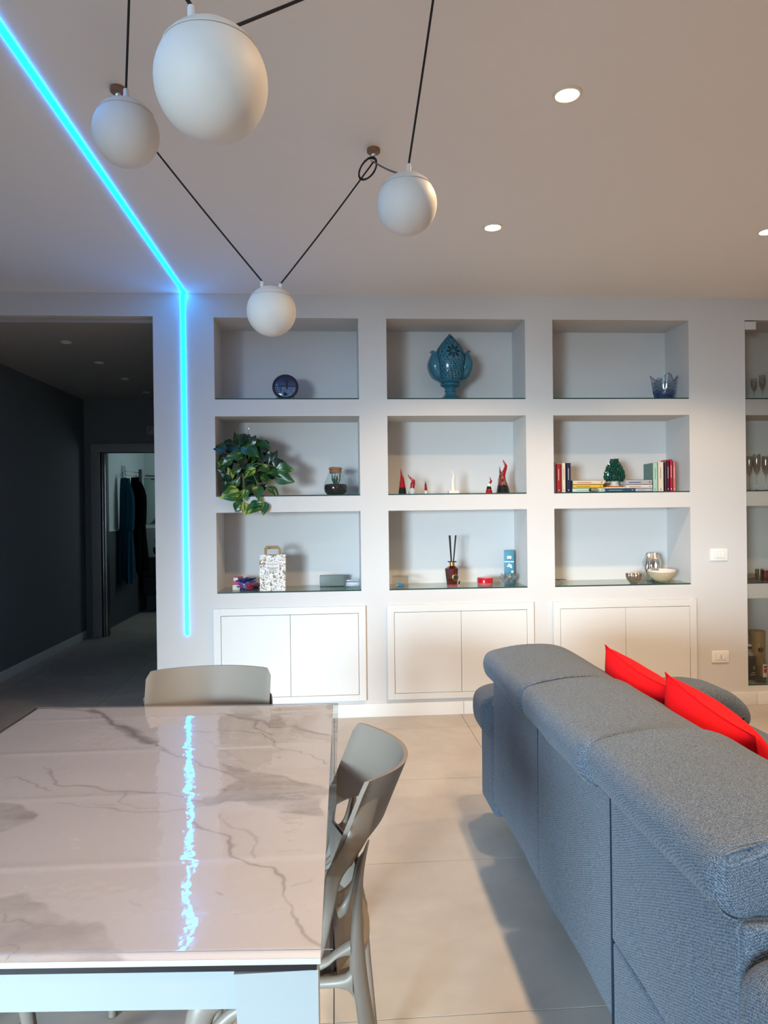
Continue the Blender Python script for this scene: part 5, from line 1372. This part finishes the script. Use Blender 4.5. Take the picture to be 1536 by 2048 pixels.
for yo in (-0.030, 0.020):
    hd = [(-hw, yo, h_ - 0.03), (-hw, yo, hz - 0.018), (-hw + 0.010, yo, hz - 0.006), (hw - 0.010, yo, hz - 0.006), (hw, yo, hz - 0.018), (hw, yo, h_ - 0.03)]
    mk('handle', sweep([Vector(p) + Vector((0, 0, 0 if yo < 0 else -0.012)) for p in hd], (0.0075, 0.0012) if False else [(0.0014, 0.0065)] * 6, 8, side=(0, 1, 0)), M['kraft'], t)
lb = mk('label', box(-0.040, 0.047, -0.0515, -0.0495, h_ * 0.545, h_ * 0.545 + 0.056), M['label_white'], t, smooth=False)
zc_ = h_ * 0.545
mk('lettering', join(sh(text_geo('Bouquet', 0.0205), 0.0035, -0.0525, zc_ + 0.0245), sh(text_geo("d'Oro", 0.0205), 0.0035, -0.0525, zc_ + 0.0085)), M['ink_brown'], lb, smooth=False)
mk('small_print', join(*[box(-0.034 + 0.0105 * i, -0.0265 + 0.0105 * i, -0.0522, -0.0514, zc_ + 0.0455, zc_ + 0.0495) for i in range(7)], sh(lathe([(0.003, 0), (0.003, 0.0006)], 10), 0, 0, 0) if False else box(-0.001, 0.005, -0.0522, -0.0514, zc_ + 0.0365, zc_ + 0.0405)), M['ink_brown'], lb, smooth=False)
# small boxes + candy bag
xx, yy = onZB(457, 1181); 
t = thing('small_box', 'small magenta and white card box at the left end of the bottom left recess', 'box', (-0.655, D + 0.16, ZB + 0.034))
mk('body', rbox(-0.030, 0.030, -0.02, 0.02, 0, 0.052, 0.001), M['pink_card'], t)
mk('white_panel', box(-0.029, -0.002, -0.0212, -0.0198, 0.026, 0.047), M['cream_card'], t, smooth=False); mk('dark_panel', box(0.0, 0.029, -0.0212, -0.0198, 0.024, 0.050), M['black'], t, smooth=False)
t = thing('small_box', 'tiny cream box under the magenta box', 'box', (-0.662, D + 0.155, ZB))
mk('body', rbox(-0.028, 0.020, -0.03, 0.028, 0, 0.0335, 0.001), M['cream_card'], t); mk('mark', box(0.008, 0.012, -0.0312, -0.0298, 0.006, 0.026), M['ink_brown'], t, smooth=False)
def blob(sx_, sy_, sz_, seed, amp):
    def f(u, v):
        a, b = 2 * math.pi * u, math.pi * v
        x, y, z = math.sin(b) * math.cos(a), math.sin(b) * math.sin(a), -math.cos(b)
        k = 1 + amp * mnoise.noise(Vector((x * 2 + seed, y * 2, z * 2))) + amp * 0.5 * mnoise.noise(Vector((x * 6, y * 6 + seed, z * 6)))
        return (x * sx_ * k, y * sy_ * k, max(0, (z * k + 0.75) / 1.75) * sz_)
    return grid(40, 24, f)
xx, _ = sxy(493, 1178, D + 0.15)
t = thing('candy_bag', 'crumpled dark plastic sweet bag with red and blue print beside the small boxes', 'candy bag', (xx, D + 0.16, ZB))
mk('bag', blob(0.085, 0.055, 0.060, 3, 0.28), M['candy'], t, ang=80)
mk('top_fold', tf(blob(0.055, 0.035, 0.024, 8, 0.6), Matrix.Translation((-0.01, 0.0, 0.052)) @ Matrix.Rotation(R(-8), 4, 'Y')), mat('blue_foil', (0.012, 0.02, 0.13), 0.2), t, ang=80)
xa, ya = onZB(640, 1174); xb, _ = sxy(689, 1174, D + 0.2)
t = thing('portable_speaker', 'grey-green rectangular case beside the crystal box in the bottom left recess', 'speaker', ((sxy(639.5, 1170, D + 0.23)[0] + sxy(689.5, 1170, D + 0.23)[0]) / 2, D + 0.255, ZB))
mk('body', rbox(-0.0865, 0.0865, -0.025, 0.025, 0.003, 0.076, 0.004), M['speaker'], t); mk('rubber_base', rbox(-0.083, 0.083, -0.021, 0.021, 0.0, 0.0035, 0.001), M['black'], t)
t = thing('crystal_box', 'square cut-crystal box with lid at the right end of the bottom left recess', 'crystal box', (sxy(705, 1174, D + 0.18)[0], D + 0.20, ZB))
mk('bowl', rbox(-0.047, 0.047, -0.04, 0.04, 0.0, 0.036, 0.006), M['crystal_cut'], t); mk('lid', rbox(-0.044, 0.044, -0.037, 0.037, 0.0365, 0.050, 0.005), M['crystal_cut'], t)

# --- bottom middle
t = thing('glass_jar', 'low clear glass box with domed knob lid holding a blue stone', 'glass jar', (sxy(801, 1176, D + 0.08)[0], D + 0.085, ZB))
k_ = (D + 0.08) / F_PX
mk('bowl', lathe([(r * k_, z * k_) for r, z in [(16, 0), (17.2, 0.5), (17.2, 22), (16.6, 22), (16.6, 1.6), (0.1, 1.6)]], 40, cap1=False), M['crystal'], t)
mk('lid', lathe([(r * k_, z * k_) for r, z in [(17.4, 22.2), (17.4, 23.6), (3, 24.2), (2, 26), (4, 28.5), (3.8, 31), (2.0, 32.5), (0.1, 32.8)]], 40, cap1=False), M['crystal'], t)
mk('stone', blob(0.024, 0.018, 0.022, 5, 0.35), M['blue_stone'], t, loc=(0, 0, 0.006), ang=25)
t = thing('reed_diffuser', 'dark red faceted glass reed diffuser bottle with black reeds and gold neck', 'reed diffuser', (sxy(905, 1173, D + 0.12)[0], D + 0.125, ZB))
k_ = (D + 0.12) / F_PX
mk('bottle', lathe([(r * k_, z * k_) for r, z in [(10.6, 0), (11, 1), (14.6, 34), (14.2, 35), (5.2, 41)]], 8), M['diffuser_red'], t, ang=20)
mk('base_glass', lathe([(r * k_ * 1.01, z * k_) for r, z in [(10.8, 0.02), (11.3, 3.6)]], 8), mat('rose_glass_base', (0.30, 0.05, 0.05), 0.1), t, ang=20)
mk('gold_neck', lathe([(r * k_, z * k_) for r, z in [(5.2, 40.5), (5.4, 48)]], 24), M['gold'], t)
mk('black_collar', lathe([(r * k_, z * k_) for r, z in [(8.8, 48.1), (9.2, 48.6), (9.2, 49.6), (3, 50)]], 24), M['black'], t)
em = mk('emblem', tf(lathe([(6.8 * k_, 0), (6.8 * k_, 0.0015), (6.2 * k_, 0.0022)], 8), Matrix.Translation((4.2 * k_, -12.9 * k_, 18 * k_)) @ Matrix.Rotation(R(96), 4, 'X')), M['gold'], t, label='gold emblem')
mk('emblem_relief', tf(blob(3.4 * k_, 4.6 * k_, 0.0015, 2, 0.5), Matrix.Translation((4.2 * k_, -13.5 * k_, 18 * k_)) @ Matrix.Rotation(R(96), 4, 'X')), M['black'], em)
for x1_, yy_ in ((-5.5, 0), (-4.5, 1.5), (-3.3, 0.5), (8.5, -0.5), (7.6, 1)):
    mk('reed', sweep([(0.12 * x1_ * k_, yy_ * k_ * .2, 30 * k_), (x1_ * k_, yy_ * k_, 102 * k_)], 0.0036, 7), M['black'], t)
mk('tassel', spath([(12 * k_, -0.01, 5 * k_), (14 * k_, -0.015, 10 * k_), (13 * k_, -0.01, 3 * k_)], [0.003, 0.005, 0.004], 8), M['diffuser_red'], t)
t = thing('red_tin', 'small round red lidded tin on the bottom middle shelf', 'tin', (sxy(971, 1172, D + 0.10)[0], D + 0.115, ZB))
k_ = (D + 0.10) / F_PX
mk('body', lathe([(15.0 * k_, 0), (15.2 * k_, 0.5 * k_), (15.2 * k_, 8 * k_)], 48), M['red_tin_low'], t); mk('lid', lathe([(15.8 * k_, 6 * k_), (15.8 * k_, 15 * k_), (15.2 * k_, 16 * k_), (0.001, 16.4 * k_)], 48, cap1=False), M['red_tin'], t)
yb_ = D + 0.24; k_ = yb_ / F_PX
t = thing('fragrance_box', 'tall teal card box with white label standing behind the crystal bowl', 'box', (sxy(1021, 1165, yb_)[0], yb_ + 0.02, ZB), (0, 0, R(-12)))
hb = sxy(1021, 1101, yb_)[1] - ZB
mk('carton', rbox(-0.038, 0.030, -0.022, 0.024, 0, hb, 0.001), M['teal_box'], t)
mk('carton_side', box(0.0296, 0.0312, -0.0215, 0.0235, 0.001, hb - 0.001), M['teal_dark'], t, smooth=False)
mk('white_label', box(-0.017, 0.012, -0.0232, -0.0218, hb - 0.058, hb - 0.038), M['label_white'], t, smooth=False)
mk('stripe', box(-0.0375, 0.0295, -0.0232, -0.0218, hb - 0.083, hb - 0.075), M['pale_blue'], t, smooth=False)
fl = []
for (fx, fz) in ((-0.004, -0.098), (0.008, -0.104), (-0.012, -0.110), (0.002, -0.112), (0.010, -0.118)):
    for k in range(5):
        a = 2 * math.pi * k / 5
        fl.append(tf(lathe([(0.0034, 0), (0.0034, 0.0004)], 8), Matrix.Translation((fx + 0.004 * math.cos(a), -0.0222, hb + fz + 0.004 * math.sin(a))) @ Matrix.Rotation(R(90), 4, 'X')))
mk('flower_print', join(*fl), M['label_white'], t, smooth=False)
mk('seal_print', tf(lathe([(0.009, 0), (0.009, 0.0005)], 20), Matrix.Translation((0.018, -0.0220, hb - 0.150)) @ Matrix.Rotation(R(90), 4, 'X')), M['pale_blue'], t, smooth=False)
yb_ = D + 0.13; k_ = yb_ / F_PX
t = thing('crystal_bowl', 'small cut-crystal pointed bowl in front of the teal box', 'bowl', (sxy(1015.5, 1171, yb_)[0], yb_, ZB))
mk('bowl', lathe([(r * k_, z * k_) for r, z in [(5, 0), (6, 1.5), (8, 4), (13, 12), (16.5, 19), (15.6, 19), (7, 5), (0.1, 4)]], 48, fn=lambda r, z, a, k: (r * (1 + 0.10 * math.cos(4 * a) * z / (19 * k_)), z * (1 + 0.22 * math.cos(4 * a + math.pi) * (z / (19 * k_)))), cap1=False), M['crystal_cut'], t, ang=70)
mk('dried_flowers', blob(0.030, 0.030, 0.05, 9, 0.7), ramp_mat('dried_petals', [(0, (0.1, 0.12, 0.13)), (0.5, (0.3, 0.34, 0.34)), (0.6, (0.05, 0.06, 0.08))], 90, 0.6), t, loc=(0, 0, 0.018), ang=80)

# --- bottom right
t = thing('card_stand', 'thin dark flat trinket on small crossed legs, left end of the bottom right recess', 'ornament', (sxy(1118, 1171, D + 0.15)[0], D + 0.16, ZB))
mk('tray', rbox(-0.045, 0.045, -0.03, 0.03, 0.024, 0.027, 0.001), M['dark_metal'], t)
for s in (-1, 1): mk('leg', sweep([(s * 0.02, -0.02, 0.0), (-s * 0.005, 0.02, 0.025)], 0.0014, 6), M['chrome'], t)
def ribbed(n_, amp):
    return lambda r, z, a, k: (r * (1 + amp * math.cos(n_ * a)), z)
yb_ = D + 0.07; k_ = yb_ / F_PX
t = thing('ribbed_bowl', 'small antique silver ribbed bowl left of the tall silver vase', 'bowl', (sxy(1267.5, 1168, yb_)[0], yb_, ZB))
mk('bowl', lathe([(r * k_, z * k_) for r, z in [(6, 0), (7, 1), (11, 5), (14.2, 11), (15.6, 19), (14.8, 20), (13.8, 18), (10, 6), (0.1, 3)]], 96, ribbed(16, 0.05), cap1=False), M['bronze_silver'], t, ang=70)
yb_ = D + 0.235; k_ = yb_ / F_PX
t = thing('silver_vase', 'tall silver ribbed organic vase behind the pearl bowl', 'vase', (sxy(1305, 1163, yb_)[0], yb_, ZB))
mk('vase', lathe([(r * k_, z * k_) for r, z in [(10.5, 0), (12, 1.5), (16, 12), (18.2, 25), (17.4, 38), (14, 48), (11.2, 54.5), (10.4, 56), (9.4, 54), (12, 46)]], 120, lambda r, z, a, k: (r * (1 + 0.09 * math.cos(9 * a + 0.9 * math.sin(z * 60)) + 0.02 * math.sin(5 * a + z * 90)), z + (0.003 * math.cos(9 * a) if k in (6, 7) else 0)), cap1=False), M['silver'], t, ang=70)
yb_ = D + 0.09; k_ = yb_ / F_PX
t = thing('pearl_bowl', 'wide pearly gold ribbed bowl with pale rim, rightmost in the bottom right recess', 'bowl', (sxy(1325, 1167, yb_)[0], yb_ + 0.01, ZB))
mk('foot', lathe([(7 * k_, 0), (8 * k_, 1.6 * k_)], 32), M['crystal'], t)
mk('bowl', lathe([(r * k_, z * k_) for r, z in [(7, 1.6), (13, 3), (20, 9), (25, 16), (27.2, 22)]], 120, ribbed(34, 0.022), cap1=False), M['pearl'], t, ang=70)
mk('rim', lathe([(r * k_, z * k_) for r, z in [(27.2, 22), (28, 25), (27, 25.6), (25, 22), (18, 10), (0.1, 5)]], 96, cap0=False, cap1=False), M['pearl_rim'], t, ang=70)

# --- glazed display column
def wine_glass(lab, px, py_b, ytop_px, zshelf, yy, r_, m_, name='wine_glass', cat='glass', grp='glasses behind the glass door'):
    x, _ = sxy(px, py_b, yy); _, zt = sxy(px, ytop_px, yy); H_ = zt - zshelf
    t = thing(name, lab, cat, (x, yy, zshelf), group=grp)
    mk('foot', lathe([(r_ * 0.9, 0), (r_ * 0.9, 0.0015), (0.006, 0.006), (0.0035, 0.012)], 24), m_, t)
    mk('stem', lathe([(0.0035, 0.011), (0.003, H_ * 0.28), (0.0045, H_ * 0.40)], 12), m_, t)
    mk('bowl', lathe([(0.005, H_ * 0.40), (r_ * 0.65, H_ * 0.52), (r_, H_ * 0.72), (r_ * 0.9, H_), (r_ * 0.86, H_), (r_ * 0.94, H_ * 0.72), (r_ * 0.6, H_ * 0.54), (0.001, H_ * 0.43)], 28, cap1=False), m_, t)
def tumbler(lab, px, ytop_px, zshelf, yy, r_, m_, grp='glasses behind the glass door'):
    x, _ = sxy(px, 1160, yy); _, zt = sxy(px, ytop_px, yy); H_ = zt - zshelf
    t = thing('tumbler', lab, 'glass', (x, yy, zshelf), group=grp)
    mk('cup', lathe([(r_ * 0.85, 0), (r_, H_), (r_ * 0.94, H_), (r_ * 0.80, 0.008), (0.001, 0.008)], 28, lambda r, z, a, k: (r * (1 + 0.02 * math.cos(12 * a)), z), cap1=False), m_, t, ang=60)
    mk('thick_base', lathe([(r_ * 0.83, 0.0003), (r_ * 0.83, 0.007)], 24), m_, t)
yg = D + 0.15
ZC = [2.1157, 1.4777, 0.8387, 0.1337]
wine_glass('stemmed clear glass at left of the topmost display bay', 1508, 796, 757, ZC[0], yg, 0.022, M['crystal'])
wine_glass('stemmed clear glass cut by the photo edge in the topmost display bay', 1525, 796, 750, ZC[0], yg, 0.024, M['crystal'])
wine_glass('flute glass nearest the wall edge in the second display bay', 1499, 980, 912, ZC[1], yg, 0.024, M['crystal'])
wine_glass('flute glass in the middle of the second display bay', 1514, 980, 908, ZC[1], yg - 0.03, 0.027, M['crystal'])
wine_glass('flute glass cut by the photo edge in the second display bay', 1532, 980, 912, ZC[1], yg, 0.028, M['crystal'])
tumbler('clear tumbler at the left of the third display bay', 1503, 1147, ZC[2], yg, 0.034, M['crystal'])
tumbler('smoky cut tumbler in the middle of the third display bay', 1519, 1138, ZC[2], yg + 0.05, 0.030, M['smoke_glass'])
tumbler('pink tumbler at the right edge of the third display bay', 1530, 1141, ZC[2], yg - 0.02, 0.026, M['pink_glass'])
tumbler('second pink tumbler just outside the right photo edge', 1549, 1141, ZC[2], yg, 0.026, M['pink_glass'])
x, _ = sxy(1518, 1360, D + 0.25); _, zt = sxy(1518, 1262, D + 0.25)
t = thing('gift_tube', 'tall tan cylindrical gift tube behind the bottles in the lowest display bay', 'tube', (x, D + 0.27, ZC[3]))
mk('tube', lathe([(0.055, 0), (0.055, (zt - ZC[3]) * 0.86)], 40), M['tube_tan'], t); mk('lid', lathe([(0.0562, (zt - ZC[3]) * 0.86), (0.0562, (zt - ZC[3]) - 0.003), (0.053, zt - ZC[3])], 40), M['tube_tan'], t)
mk('print_mark', join(box(-0.006, -0.003, -0.0575, -0.055, 0.20, 0.245), box(0.016, 0.019, -0.0560, -0.052, 0.19, 0.225)), M['ink_brown'], t, smooth=False)
x, _ = sxy(1522, 1366, D + 0.10); _, zt = sxy(1520, 1296, D + 0.10); H_ = zt - ZC[3]
t = thing('liquor_bottle', 'clear liquor bottle with black cap and red-white label in the lowest display bay', 'bottle', (x, D + 0.10, ZC[3]))
mk('glass_body', lathe([(0.034, 0), (0.037, 0.004), (0.037, H_ * 0.58), (0.030, H_ * 0.68), (0.012, H_ * 0.78), (0.011, H_ * 0.90)], 36), M['bottle_glass'], t)
mk('liquor', lathe([(0.034, 0.003), (0.0345, H_ * 0.45)], 30), glass('pale_liquor', (0.82, 0.78, 0.55), 0.02, 1.33), t)
mk('cap', lathe([(0.0155, H_ * 0.89), (0.0155, H_ - 0.002), (0.014, H_)], 24), M['black'], t)
def arc_label(r, z0, z1, a0, a1): return grid(14, 1, lambda u, v: (r * math.cos(a0 + (a1 - a0) * u), r * math.sin(a0 + (a1 - a0) * u), z0 + (z1 - z0) * v))
lb = mk('label', arc_label(0.0378, 0.035, 0.125, -math.pi / 2 - 0.2, -math.pi / 2 + 1.5), M['label_white'], t)
mk('label_band', arc_label(0.0382, 0.100, 0.112, -math.pi / 2 - 0.05, -math.pi / 2 + 1.45), M['black'], lb); mk('label_red', arc_label(0.0382, 0.065, 0.094, -math.pi / 2 - 0.05, -math.pi / 2 + 1.45), M['red_tin'], lb)
x, _ = sxy(1499, 1358, D + 0.19); _, zt = sxy(1499, 1290, D + 0.19); H_ = zt - ZC[3]
t = thing('liquor_bottle', 'dark labelled square bottle at the left wall of the lowest display bay', 'bottle', (x, D + 0.19, ZC[3]))
mk('glass_body', rbox(-0.034, 0.034, -0.034, 0.034, 0, H_ * 0.70, 0.008), mat('dark_bottle', (0.03, 0.025, 0.02), 0.1), t)
mk('shoulder', lathe([(0.032, H_ * 0.69), (0.026, H_ * 0.76), (0.014, H_ * 0.80), (0.0135, H_ * 0.90)], 24), mat('clear_shoulder', (0.30, 0.28, 0.27), 0.1), t)
mk('cap', lathe([(0.016, H_ * 0.89), (0.016, H_)], 24), M['black'], t)
mk('cap_band', lathe([(0.0165, H_ * 0.97), (0.0165, H_ + 0.003)], 24), M['label_white'], t)
lb = mk('label', box(-0.030, 0.030, -0.0350, -0.0339, 0.012, H_ * 0.62), M['black'], t, smooth=False)
mk('label_print', join(box(-0.005, 0.024, -0.0356, -0.0349, 0.045, 0.049), box(-0.015, 0.026, -0.0356, -0.0349, 0.030, 0.034), spath([(0.004, -0.0352, 0.075), (0.016, -0.0352, 0.092), (0.020, -0.0352, 0.078), (0.010, -0.0352, 0.066)], [0.0014] * 4, 5)), M['label_white'], lb, smooth=False)
x, _ = sxy(1498, 1340, D + 0.28)
t = thing('white_carton', 'tall pale carton with dark lines behind the dark bottle in the lowest display bay', 'box', (x - 0.024, D + 0.30, ZC[3]))
hc = sxy(1498, 1268, D + 0.28)[1] - ZC[3]
mk('carton', rbox(-0.048, 0.030, -0.022, 0.022, 0, hc, 0.001), mat('pale_carton', (0.42, 0.39, 0.36), 0.6), t)
mk('line_print', join(box(-0.047, 0.029, -0.0232, -0.0218, hc * 0.86, hc * 0.87), box(-0.047, 0.029, -0.0232, -0.0218, hc * 0.66, hc * 0.675)), M['ink'], t, smooth=False)
